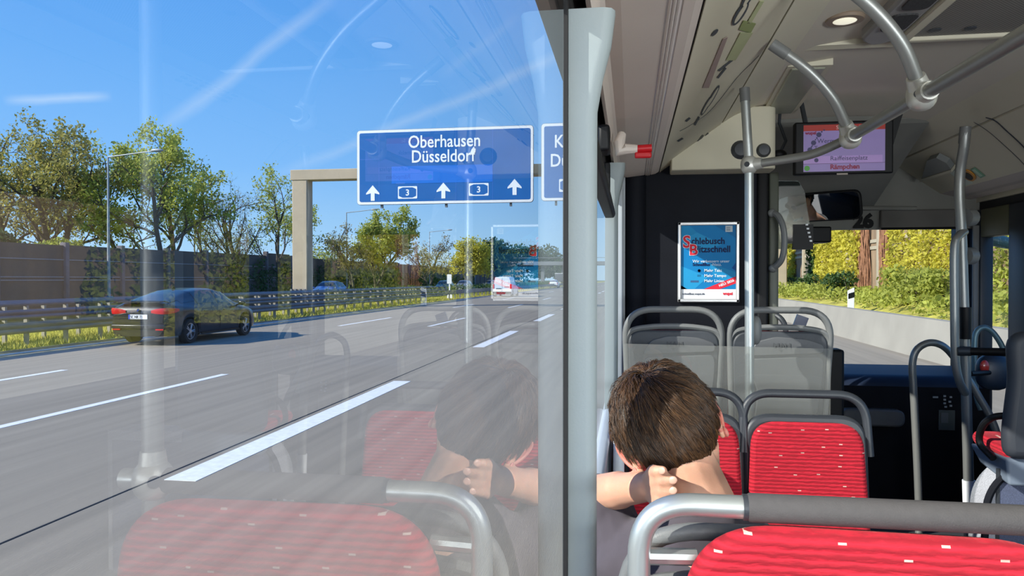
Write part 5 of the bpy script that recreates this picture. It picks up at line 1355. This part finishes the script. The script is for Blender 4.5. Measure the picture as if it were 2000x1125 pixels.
# right-hand seat on the wheel arch
YW = 3.15; a = P(1912, 985, YW); 
e = empty('wheel_arch_box', (1.8, 3.5, FZ), 'speckled grey wheel arch box with a dark rounded edge under the dark seat', 'wheel arch box')
xw = P(1916, 930, YW).x; zw = P(1960, 900, YW).z
prof_ = roundpoly([(xw, FZ), (xw + .02, zw - .12), (xw + .14, zw), (XR - .02, zw), (XR - .02, FZ)], [0, .15, .12, 0, 0], 8)
MB().prism(prof_, YW, YW + .14).build('box', m_speckle, e, bevel=.006)
edge = [(p_[0], YW - .004, p_[1]) for p_ in prof_ if p_[0] < XR - .03]
MB().tube(edge, .014, 8).build('edge_trim', m_dark, e)
xx = P(1945, 930, YW).x; MB().box(xx, xx + .012, YW - .006, YW, FZ, zw - .03).build('panel_joint', m_handle, e, smooth=False)
MB().box(xx + .012, XR - .05, YW - .004, YW, FZ, zw - .05).build('darker_panel', mat('speckled_dark', rgb(88, 96, 122), .7, var=.3, vscale=220), e, smooth=False)
zseat = P(1930, 845, 3.35).z
xs_ = P(1966, 700, 3.05).x + .2
e = empty('bus_seat', (0, 0, 0), 'dark seat with red cushion on the wheel arch at the right edge', 'seat')
def zz_(py, Y): return P(1960, py, Y).z
bs = [P(1985, 650, 3.05), P(1975, 680, 3.05), P(1974, 740, 3.08), P(1962, 790, 3.1), P(1950, 850, 3.12), P(1950, 885, 3.14)]
w_ = .42
zt_ = P(1990, 648, 3.05).z; zb_ = P(1950, 890, 3.12).z
q = MB(); q.prism(roundpoly([(bs[5].x, zb_), (bs[5].x + w_, zb_), (bs[2].x + w_ - .02, zt_), (bs[1].x, zt_), (bs[2].x, bs[2].z), (bs[3].x, bs[3].z), (bs[4].x, bs[4].z)], [.05, .05, .1, .08, .08, .1, .05], 6), 3.06, 3.13); q.build('back_shell', mat('seat_anthracite', rgb(52, 56, 64), .55), e, bevel=.03, bseg=4)
q = MB(); q.prism(roundpoly([(bs[4].x + .03, zb_ + .05), (bs[4].x + w_ - .03, zb_ + .05), (bs[2].x + w_ - .04, zt_ - .05), (bs[2].x + .04, zt_ - .05)], .08, 6), 3.13, 3.17); q.build('back_cushion', m_fab, e, bevel=.015)
q = MB(); q.prism(roundpoly([(3.13, zseat - .02), (3.40, zseat), (3.43, zseat - .03), (3.40, zseat - .06), (3.13, zseat - .06)], .02), bs[4].x + .03, bs[4].x + w_, 'yz'); q.build('seat_cushion', m_fab, e, bevel=.02, bseg=3)
q = MB(); q.prism([(3.08, zseat - .15), (3.32, zseat - .12), (3.42, zseat - .06), (3.10, zseat - .05)], bs[4].x + .02, bs[4].x + w_, 'yz'); q.build('seat_pan', mat('seat_pan_blue_grey', rgb(112, 124, 140), .5), e, bevel=.01)
q = MB(); q.box(bs[4].x + .05, bs[4].x + w_ - .05, 3.15, 3.28, zw - .002, zseat - .12); q.build('pedestal', m_dark, e)
arm = [P(1960, 812, 3.14), P(1940, 815, 3.16), P(1922, 828, 3.2), P(1913, 850, 3.24), P(1915, 868, 3.24), P(1927, 882, 3.2), P(1940, 895, 3.16)]
MB().tube(catmull(arm, 6), .0135, 10).build('armrest', m_black, e)

# ---------------------------------------------------------------- nearest seat with tube frame
Yn = 1.05
PN = lambda px, py: P(px, py, Yn)
e = empty('bus_seat', (.3, Yn, FZ + .08), 'nearest red seat back framed by a steel tube with grey foam sleeve', 'seat')
tl = PN(1248, 990); zt_ = PN(1460, 991).z; xl_ = PN(1248, 1060).x; xr_ = .585
path = [(xl_, Yn, FZ + .08), (xl_, Yn, zt_ - .0), (xr_, Yn + .005, zt_), (xr_ + .0, Yn, zt_ + .004)]
main = bendpath([(xl_, Yn, FZ + .08), (xl_, Yn, zt_), (xr_, Yn, zt_)], .075, 14)
MB().tube(main, .0158, 20).build('tube_frame', m_alu, e)
xs0 = PN(1459, 990).x
MB().tube([(xs0, Yn, zt_), (xs0 + .003, Yn, zt_), (.53, Yn, zt_), (.533, Yn, zt_)], [.0175, .0195, .0195, .0175], 20).build('foam_sleeve', m_foam, e)
MB().tube([(xs0 - .006, Yn, zt_), (xs0 + .001, Yn, zt_)], .0178, 20).build('sleeve_collar', m_handle, e)
xp0, xp1 = PN(1325, 1125).x - .004, .592
zp = PN(1500, 1021).z
ol = roundpoly([(xp0, FZ + .45), (xp1, FZ + .45), (xp1 - .01, zp - .005), (xp0 + .01, zp)], [.03, .03, .13, .13], 12)
mb = MB(); mb.prism(ol, Yn - .03, Yn + .01); mb.build('back_cushion', m_fab, e, bevel=.018, bseg=4)
mb = MB(); mb.prism([(x * .97 + .009, z - .008) for x, z in ol], Yn + .01, Yn + .032); mb.build('back_shell', m_handle, e, bevel=.01)
MB().box(xl_ - .005, xr_, Yn - .47, Yn - .04, FZ + .40, FZ + .50).build('seat_cushion', m_fab, e, bevel=.03, bseg=4)
MB().box(xl_ + .03, xr_ - .05, Yn - .4, Yn - .05, FZ + .08, FZ + .40).build('pedestal', m_shell, e, bevel=.01)
for z in (FZ + .62, zp - .06): MB().tube([(xl_, Yn + .012, z), (xp0 + .03, Yn + .02, z)], .012, 10).build('strut', m_alu, e)
pn = empty('grab_pole', (xr_ - .03, Yn, FZ), 'grab pole standing at the aisle end of the nearest seat', 'grab pole')
xq = PN(2052, 980).x
MB().tube([(xq, Yn, FZ), (xq, Yn, 2.57)], .0165, 16).build('pole_tube', m_alud, pn)
joint(pn, (xq, Yn, zt_), None, (0, 0, 1), .026)
# ---------------------------------------------------------------- people
def skin_mat(name, c):
    m = bpy.data.materials.new(name); m.use_nodes = True; t = NT(m); b = t.n['Principled BSDF']
    tc = t.add('ShaderNodeTexCoord'); n = t.add('ShaderNodeTexNoise', ins={'Vector': tc.outputs['Object'], 'Scale': 22.0, 'Detail': 5.0})
    t.l.new(t.mix(n.outputs[0], rgb(*c), rgb(c[0] - 14, c[1] - 26, c[2] - 26)), b.inputs['Base Color'])
    b.inputs['Roughness'].default_value = .5; b.inputs['Subsurface Weight'].default_value = .25; b.inputs['Subsurface Radius'].default_value = (.02, .006, .003); b.inputs['Subsurface Scale'].default_value = .4
    n2 = t.add('ShaderNodeTexNoise', ins={'Vector': tc.outputs['Object'], 'Scale': 400.0}); bp = t.add('ShaderNodeBump', ins={'Strength': .15, 'Distance': .002, 'Height': n2.outputs[0]}); t.l.new(bp.outputs[0], b.inputs['Normal'])
    return m
m_skin = skin_mat('skin', (226, 178, 150))
m_ear = skin_mat('ear_skin', (222, 150, 134))
def cloth(name, c):
    m = mat(name, c, .9, var=.12, vscale=14, bump=.5, bscale=9); m.node_tree.nodes['Principled BSDF'].inputs['Sheen Weight'].default_value = .2; return m
m_shirt = cloth('shirt_navy_grey', rgb(82, 76, 84)); m_trousers = cloth('trousers_dark', rgb(40, 44, 58)); m_jacket = cloth('jacket_dark', rgb(26, 28, 40))
m_shoe = mat('shoe_dark', rgb(30, 30, 32), .6)
def blend(mb, name, m, parent, vox=.004, sm=6, disp=0):
    me = bpy.data.meshes.new('tmp'); me.from_pydata(mb.v, [], mb.f)
    bm = bmesh.new(); bm.from_mesh(me); bmesh.ops.remove_doubles(bm, verts=bm.verts, dist=1e-7); bmesh.ops.recalc_face_normals(bm, faces=bm.faces); bm.to_mesh(me); bm.free()
    o = bpy.data.objects.new('tmp', me); COL.objects.link(o)
    r = o.modifiers.new('r', 'REMESH'); r.mode = 'VOXEL'; r.voxel_size = vox; r.use_smooth_shade = True
    s = o.modifiers.new('s', 'SMOOTH'); s.iterations = sm; s.factor = .6
    dg = bpy.context.evaluated_depsgraph_get(); dg.update()
    out = bpy.data.meshes.new_from_object(o.evaluated_get(dg)); bpy.data.objects.remove(o)
    if disp:
        for v in out.vertices:
            q = v.co; k = noise.noise(q * 9) * .6 + noise.noise(q * 21 + Vector((5, 1, 2))) * .4; v.co += v.normal * k * disp
    out.transform(wm(parent).inverted()); out.materials.clear(); out.materials.append(m)
    out.polygons.foreach_set('use_smooth', [True] * len(out.polygons))
    ob = bpy.data.objects.new(name, out); COL.objects.link(ob); ob.parent = parent; return ob
def head_parts(mb, HM):
    """skull, jaw, face and neck root in head space (x right, y forward, z up, origin between the ears)"""
    k = MB(); k.M = HM
    k.ell((0, -.007, .040), (.0755, .096, .092), 28, 20)
    k.ell((0, .035, .00), (.060, .062, .075), 22, 16)
    k.ell((0, .05, -.055), (.040, .040, .045), 18, 12)
    k.capsule((-.045, .01, -.03), (-.02, .06, -.085), .022, .018); k.capsule((.045, .01, -.03), (.02, .06, -.085), .022, .018)
    k.capsule((0, .092, .022), (0, .113, -.018), .008, .012); k.ell((.013, .104, -.022), (.009, .009, .008)); k.ell((-.013, .104, -.022), (.009, .009, .008))
    k.capsule((-.034, .082, .034), (.034, .082, .034), .012, .012)
    for s in (-1, 1):
        k.ell((s * .036, .074, -.012), (.022, .016, .016))
    k.capsule((-.018, .089, -.050), (.018, .089, -.050), .006, .006); k.capsule((-.016, .087, -.059), (.016, .087, -.059), .007, .007)
    k.ell((0, .082, -.085), (.018, .016, .015))
    for s in (-1, 1):
        ro = Euler((R(-12), R(s * 14), R(-s * 24))).to_matrix()
        k.ell((s * .079, -.010, .006), (.007, .017, .029), 18, 12, rot=ro)
        k.ell((s * .079, -.004, -.02), (.007, .012, .014), rot=ro)
    mb._a(k.v, k.f)
def ears(parent, HM):
    for s in (-1, 1):
        ro = Euler((R(-12), R(s * 14), R(-s * 24))).to_matrix(); q = MB(); q.M = HM
        rim = [Vector((s * .085, -.011, .006)) + ro @ Vector((s * .0, .017 * math.cos(a), .029 * math.sin(a))) for a in np.linspace(-1.9, 3.0, 16)]
        q.tube(catmull(rim, 2), .0042, 8); q.ell((s * .084, -.004, -.024), (.005, .009, .010)); q.ell((s * .083, -.010, .006), (.004, .015, .026), rot=ro)
        q.build('ear', m_ear, parent)
def hair(parent, HM, m, n, seed, whorl=(.06, -.70, .70), Lt=.045, shell=True, th=.0009):
    rg = np.random.default_rng(seed)
    C = np.array([0, -.010, .031]); Rr = np.array([.0765, .0955, .104])
    def ok(u):
        y, z, x = u[:, 1], u[:, 2], np.abs(u[:, 0])
        lim = np.where(y > .35, .45 + .2 * (y - .35), np.where(y > -.15, -.02 + .9 * np.maximum(0, y + .15), -.02 - .90 * np.clip((-y - .0) / .32, 0, 1)))
        ear = (x > .72) & (y > -.42) & (y < .5) & (z < .12)
        return np.where(ear, -1.0, z - lim)
    U = rg.normal(size=(n * 3, 3)); U /= np.linalg.norm(U, axis=1)[:, None]; k = ok(U) + rg.normal(0, .05, len(U)); U = U[k > 0][:n]; kk = np.maximum(ok(U), 0)
    Wd = np.array(whorl); Wd /= np.linalg.norm(Wd)
    L = Lt * np.clip(.22 + kk * 1.3, .2, 1.0) * rg.uniform(.7, 1.2, len(U))
    # flow: away from the whorl, turning, with clumps
    cl = np.array([[noise.noise(Vector(tuple(u * 7.0)) + Vector((s_, 0, 0))) for s_ in (0, 11, 23)] for u in U]) * .6 + np.array([[noise.noise(Vector(tuple(u * 19.0)) + Vector((s_, 3, 0))) for s_ in (0, 11, 23)] for u in U]) * .9
    pts = []; u = U.copy(); rad = np.full(len(U), 1.0)
    S = 6
    for s_ in range(S):
        f = s_ / (S - 1)
        bulk = .0025 + .014 * np.clip((U[:, 2] + .45) / .8, 0, 1)
        lift = bulk * (np.sin(min(1, f * 1.2) * PI / 2)) * rg.uniform(.8, 1.15, len(U)) + .014 * cl[:, 0] * f * np.clip(kk, .1, 1)
        p_ = C + u * Rr + u * lift[:, None]
        pts.append(p_)
        d = u - Wd; d -= u * (d * u).sum(1)[:, None]; nd = np.linalg.norm(d, axis=1)[:, None] + 1e-6; d = d / nd
        sw = np.cross(u, d) * (.45 * np.exp(-nd * 1.5) + .15)
        d = d + sw + cl * .55 + rg.normal(0, .10, d.shape); d -= u * (d * u).sum(1)[:, None]; d /= np.linalg.norm(d, axis=1)[:, None]
        u = u + d * (L / S / .085)[:, None]; u /= np.linalg.norm(u, axis=1)[:, None]
    pts = np.stack(pts, 1); N = len(pts)
    seeds = rg.choice(N, max(20, N // 22), replace=False)
    near = np.array([seeds[np.argmin(((U[seeds] - q_) ** 2).sum(1))] for q_ in U])
    ff = (np.linspace(0, 1, S) ** 1.3)[None, :, None] * .62
    pts = pts * (1 - ff) + (pts[near] + (pts[:, :1] - pts[near][:, :1]) * .25) * ff
    Mx = np.array(HM); pts = pts @ Mx[:3, :3].T + Mx[:3, 3]
    V = []; tdir = np.gradient(pts, axis=1); tdir /= np.linalg.norm(tdir, axis=2)[:, :, None] + 1e-9
    ref = rg.normal(size=(N, 1, 3)); a = np.cross(tdir, ref); a /= np.linalg.norm(a, axis=2)[:, :, None] + 1e-9; b = np.cross(tdir, a)
    w_ = th * np.linspace(1, .25, S)[None, :, None] * rg.uniform(.7, 1.4, (N, 1, 1))
    for q in range(3): V.append(pts + (a * math.cos(q * 2.094) + b * math.sin(q * 2.094)) * w_)
    V = np.stack(V, 2).reshape(-1, 3)     # N,S,3sides
    tone = np.repeat(np.clip(rg.normal(.5, .26, N) + cl[:, 1] * .5, 0, 1), S * 3)
    base = (np.arange(N) * S * 3)[:, None, None]; si = (np.arange(S - 1) * 3)[None, :, None]; qi = np.arange(3)[None, None, :]; q2 = (qi + 1) % 3
    Fc = np.stack([base + si + qi, base + si + q2, base + si + 3 + q2, base + si + 3 + qi], -1).reshape(-1, 4)
    h = fastmesh('hair', V, Fc, m, parent, smooth=True)
    at_ = h.data.attributes.new('tone', 'FLOAT', 'POINT'); at_.data.foreach_set('value', tone.astype(np.float32))
    if shell:
        q = MB(); q.ell((0, -.010, .031), (.0780, .0970, .1055), 60, 44)
        vs = []; q2_ = MB(); keep = []
        for f in q.f:
            c_ = sum((Vector(q.v[i]) for i in f), Vector()) / len(f); uu = (np.array(c_) - C) / Rr; uu /= np.linalg.norm(uu)
            if ok(uu[None])[0] > .16: keep.append(f)
        q2_.v = [tuple(HM @ Vector(v)) for v in q.v]; q2_.f = keep
        q2_.build('scalp_hair', m, h, ang=180)
    return h
def hairmat(name, c0, c1):
    m = bpy.data.materials.new(name); m.use_nodes = True; t = NT(m); b = t.n['Principled BSDF']
    n = t.add('ShaderNodeAttribute', attribute_name='tone')
    t.l.new(t.mix(n.outputs['Fac'], c0, c1), b.inputs['Base Color']); b.inputs['Roughness'].default_value = .38; b.inputs['Specular IOR Level'].default_value = .6
    return m
# --- passenger
HC = P(1318, 862, 1.33)
HR = Euler((0, R(-25), 0)).to_matrix() @ Euler((0, 0, R(8))).to_matrix() @ Euler((R(-36), 0, 0)).to_matrix()
HM = Matrix.Translation(HC) @ HR.to_4x4()
hl = lambda *p_: HM @ Vector(p_)
e = empty('person', (.12, 1.4, FZ), 'person seen from behind, short brown hair, head leaning on the left hand', 'person')
b = MB(); head_parts(b, HM)
NB = P(1378, 1005, 1.285)
b.capsule(hl(0, -.018, -.01), NB, .050, .059); b.capsule(hl(0, -.03, .0), NB + Vector((0, -.01, 0)), .045, .05)
C1 = NB + Vector((.0, .02, -.10)); SL = Vector((.0, 1.34, 1.235)); SR_ = Vector((.27, 1.33, 1.215)); PV = Vector((.14, 1.36, FZ + .53))
b.capsule(NB + Vector((0, .0, -.02)), SL, .05, .052); b.capsule(NB + Vector((0, .0, -.02)), SR_, .055, .055)
b.capsule(C1, PV, .105, .12); b.capsule(C1 + Vector((-.06, 0, -.04)), PV + Vector((-.05, 0, 0)), .08, .11); b.capsule(C1 + Vector((.07, 0, -.04)), PV + Vector((.05, 0, 0)), .08, .11)
EL = Vector((-.060, 1.40, 1.348)); WR = P(1266, 950, 1.262)
b.capsule(SL, EL, .046, .035); b.capsule(EL, EL.lerp(WR, .45), .035, .034); b.capsule(EL.lerp(WR, .35), WR, .034, .025)
# left hand: fingers round the nape
fing = []
for (py, kx, tx, r_, dl) in ((921, 1277, 1299, .0096, .0), (940, 1282, 1318, .0102, -.002), (960, 1283, 1318, .0100, 0), (979, 1281, 1308, .0088, .003)):
    K = P(kx, py, 1.232 + dl); Mj = P(kx + (tx - kx) * .30, py - 1, 1.209 + dl); T_ = P(tx - 5, py - 2, 1.203 + dl)
    b.capsule(WR, K, .019, r_ * 1.3); b.capsule(K, Mj, r_ * 1.08, r_); b.capsule(Mj, T_, r_, r_ * .86); fing.append((Mj, T_, r_))
th0 = WR + Vector((.004, .012, .012)); th1 = th0 + Vector((.022, .03, .022)); th2 = th1 + Vector((.018, .028, .004))
b.capsule(WR, th0, .017, .014); b.capsule(th0, th1, .013, .011); b.capsule(th1, th2, .0105, .009)
# right arm, hand in the lap
ER = Vector((.37, 1.43, 1.02)); WR2 = Vector((.24, 1.62, .95))
b.capsule(SR_, ER, .048, .040); b.capsule(ER, WR2, .038, .025)
for k in range(4):
    K = WR2 + Vector((-.05 + k * .004, .045 + k * .018 - .03, -.01 + .004 * k)); T1 = K + Vector((-.035, .012, -.008)); T2 = T1 + Vector((-.016 - .003 * (k in (1, 2)), .003, -.018))
    b.capsule(WR2, K, .016, .011); b.capsule(K, T1, .0095, .0085); b.capsule(T1, T2, .0085, .0075)
b.capsule(WR2, WR2 + Vector((-.03, -.01, .02)), .015, .012); b.capsule(WR2 + Vector((-.03, -.01, .02)), WR2 + Vector((-.065, .0, .012)), .011, .009)
KN = [Vector((.04, 1.80, FZ + .50)), Vector((.26, 1.80, FZ + .50))]; AN = [Vector((.05, 1.86, FZ + .10)), Vector((.25, 1.86, FZ + .10))]
for kn, an, s in zip(KN, AN, (-1, 1)): b.capsule(PV + Vector((s * .06, 0, 0)), kn, .075, .052); b.capsule(kn, an, .05, .034); b.capsule(an, an + Vector((0, .12, -.05)), .032, .026)
body = blend(b, 'body', m_skin, e, .0036, 5)
for (Mj, T_, r_) in fing:
    d = (T_ - Mj).normalized(); nn = (CAM - T_); nn -= d * nn.dot(d); nn.normalize(); rt_ = d.cross(nn)
    rot = Matrix((rt_, d, nn)).transposed()
    MB().ell(T_ + d * r_ * .35 + nn * r_ * .72, (r_ * .62, r_ * .72, r_ * .16), 12, 8, rot=rot).build('fingernail', mat('nail', rgb(226, 174, 152), .35), e)
ears(e, HM)
hair(e, HM, hairmat('hair_brown', rgb(13, 10, 9), rgb(112, 79, 49)), 22000, 3, Lt=.058, th=.00075)
for s in (-1, 1):
    q = MB(); q.M = HM; q.ell((s * .030, .086, .014), (.012, .009, .010)); q.build('eye', mat('eye_white', rgb(230, 228, 224), .1), e)
    q = MB(); q.M = HM; q.tube([(s * .014, .096, .036), (s * .032, .096, .042), (s * .048, .088, .036)], [.003, .0038, .002], 6); q.build('eyebrow', mat('brow_brown', rgb(50, 36, 26), .8), e)
# shirt
s_ = MB(); g_ = .009
sc = NB + Vector((0, .0, -.008))
s_.capsule(sc + Vector((0, 0, -.02)), SL, .068 + g_, .062 + g_); s_.capsule(sc + Vector((0, 0, -.02)), SR_, .068 + g_, .064 + g_)
for dx, r0, r1 in ((0, .105, .125), (-.06, .085, .115), (.07, .085, .115)): s_.capsule(C1 + Vector((dx, 0, -.04 if dx else -.02)), PV + Vector((dx * .8, 0, .02)), r0 + g_, r1 + g_)
s_.capsule(SL, SL.lerp(EL, .9), .062, .052); s_.capsule(SL.lerp(EL, .8), EL + Vector((.012, -.03, -.030)), .050, .042)
s_.capsule(SR_, SR_.lerp(ER, .62), .062, .062)
blend(s_, 'shirt', m_shirt, e, .005, 4, disp=.013)
t_ = MB()
for kn, an, s in zip(KN, AN, (-1, 1)): t_.capsule(PV + Vector((s * .06, 0, .0)), kn, .092, .066); t_.capsule(kn, an + Vector((0, 0, .03)), .066, .055)
t_.capsule(PV + Vector((-.05, 0, .02)), PV + Vector((.05, 0, .02)), .13, .13)
blend(t_, 'trousers', m_trousers, e, .008, 4, disp=.006)
for an in AN:
    q = MB(); q.capsule(an + Vector((0, -.02, -.055)), an + Vector((0, .15, -.06)), .042, .036); q.box(an.x - .04, an.x + .04, an.y - .06, an.y + .19, FZ, FZ + .02); blend(q, 'shoe', m_shoe, e, .006, 3)
# --- driver (seen only in the mirror)
e = empty('person', (.46, 4.5, FZ), 'bus driver in dark jacket with sunglasses, seen only in the interior mirror', 'person')
HMd = Matrix.Translation(D_head + Vector((0, 0, 0))) @ Euler((0, 0, R(-8))).to_matrix().to_4x4()
b = MB(); head_parts(b, HMd); nb = D_head + Vector((0, -.05, -.14))
b.capsule(D_head + Vector((0, -.02, -.03)), nb, .054, .058)
sl_, sr_ = nb + Vector((-.18, 0, -.08)), nb + Vector((.18, 0, -.08)); pv = Vector((.46, 4.50, 1.20))
b.capsule(nb, sl_, .05, .055); b.capsule(nb, sr_, .05, .055); b.capsule(nb + Vector((0, 0, -.12)), pv, .12, .13)
for s, sh in ((-1, sl_), (1, sr_)):
    el_ = sh + Vector((s * .05, .12, -.25)); wr = el_ + Vector((-s * .08, .2, .07))
    b.capsule(sh, el_, .05, .042); b.capsule(el_, wr, .04, .026)
    for k in range(4): kk_ = wr + Vector((-s * .02, .05, .03 - k * .018)); b.capsule(wr, kk_, .018, .011); b.capsule(kk_, kk_ + Vector((-s * .03, .02, 0)), .009, .008); b.capsule(kk_ + Vector((-s * .03, .02, 0)), kk_ + Vector((-s * .04, -.01, 0)), .008, .007)
    b.capsule(wr, wr + Vector((-s * .03, .02, .04)), .014, .01)
    kn = pv + Vector((s * .11, .42, .02)); b.capsule(pv + Vector((s * .06, 0, -.05)), kn, .08, .055); b.capsule(kn, kn + Vector((0, .0, -.42)), .055, .036)
blend(b, 'body', m_skin, e, .007, 3)
hair(e, HMd, hairmat('hair_dark', rgb(20, 16, 14), rgb(46, 36, 28)), 2500, 5, th=.0022, Lt=.03)
j = MB(); j.capsule(nb + Vector((0, 0, -.05)), sl_, .062, .068); j.capsule(nb + Vector((0, 0, -.05)), sr_, .062, .068); j.capsule(nb + Vector((0, 0, -.13)), pv, .135, .15)
for s, sh in ((-1, sl_), (1, sr_)): el_ = sh + Vector((s * .05, .12, -.25)); j.capsule(sh, el_, .065, .055); j.capsule(el_, el_ + Vector((-s * .07, .17, .06)), .053, .042)
blend(j, 'jacket', m_jacket, e, .01, 3, disp=.006)
j = MB()
for s in (-1, 1): kn = pv + Vector((s * .11, .42, .02)); j.capsule(pv + Vector((s * .06, 0, -.04)), kn, .095, .07); j.capsule(kn, kn + Vector((0, 0, -.40)), .068, .055)
blend(j, 'trousers', m_trousers, e, .012, 3)
q = MB(); q.M = HMd; q.tube([(-.03, .095, -.145), (0, .06, -.10), (.03, .04, -.115)], .012, 8); q.build('collar', m_white, e)
q = MB(); q.M = HMd
for s in (-1, 1): q.ell((s * .031, .097, .014), (.026, .008, .018), 14, 10)
q.tube([(-.075, .02, .02), (-.055, .09, .022), (.055, .09, .022), (.075, .02, .02)], .003, 6); q.build('sunglasses', mat('sunglass_black', rgb(8, 8, 10), .08), e)
e = empty('bus_seat', (.46, 4.4, FZ), 'driver seat hidden behind the black partition, seen in the mirror', 'seat')
MB().box(.24, .68, 4.22, 4.33, .95, 1.75).build('backrest', m_dark, e, bevel=.05); MB().box(.23, .69, 4.3, 4.85, .92, 1.06).build('seat_cushion', m_dark, e, bevel=.04); MB().box(.33, .6, 4.4, 4.7, FZ, .93).build('pedestal', m_black, e, bevel=.02)
e = empty('steering_wheel', (.46, 5.0, 1.25), 'black steering wheel in front of the driver', 'steering wheel')
MB().tube([Vector((.46 + .22 * math.cos(a), 4.98 + .10 * math.sin(a), 1.30 + .19 * math.sin(a))) for a in [2 * PI * k / 28 for k in range(28)]], .014, 8, closed=True).build('rim', m_black, e)
MB().tube([(.46, 4.98, 1.30), (.46, 5.15, 1.0)], .03, 10).build('column', m_black, e)
for a in (0, PI, -PI / 2): MB().tube([(.46, 4.98, 1.30), (.46 + .22 * math.cos(a), 4.98 + .10 * math.sin(a), 1.30 + .19 * math.sin(a))], .012, 6).build('spoke', m_black, e)
MB().box(.1, .9, 5.1, 5.3, FZ, 1.15).build('console', m_dark, e, bevel=.04)

# ---------------------------------------------------------------- area lights added behind the camera to brighten the interior
def area(nm, loc, sx, sy, en, c=(1, .95, .86)):
    l = bpy.data.lights.new(nm, 'AREA'); l.shape = 'RECTANGLE'; l.size = sx; l.size_y = sy; l.energy = en; l.color = c
    o = bpy.data.objects.new(nm, l); COL.objects.link(o); o.location = loc; return o
def fill_light(nm, loc, rot, sx, sy, en):  # added fill inside the bus, stands in for window daylight
    o = area(nm, loc, sx, sy, en, (.93, .97, 1)); o.rotation_euler = rot
def toward(v): return Vector(v).to_track_quat('-Z', 'Y').to_euler()
fill_light('fill_light_rear', (1.08, YB + .05, 1.70), toward((0, .7, .7)), 2.0, .6, 15)
fill_light('fill_light_right', (XR - .06, -1.5, 1.6), toward((-.5, .45, .80)), 2.6, .5, 125)
fill_light('fill_light_left', (XL + .08, -2.1, 1.6), toward((.5, .45, .8)), 1.6, .5, 45)
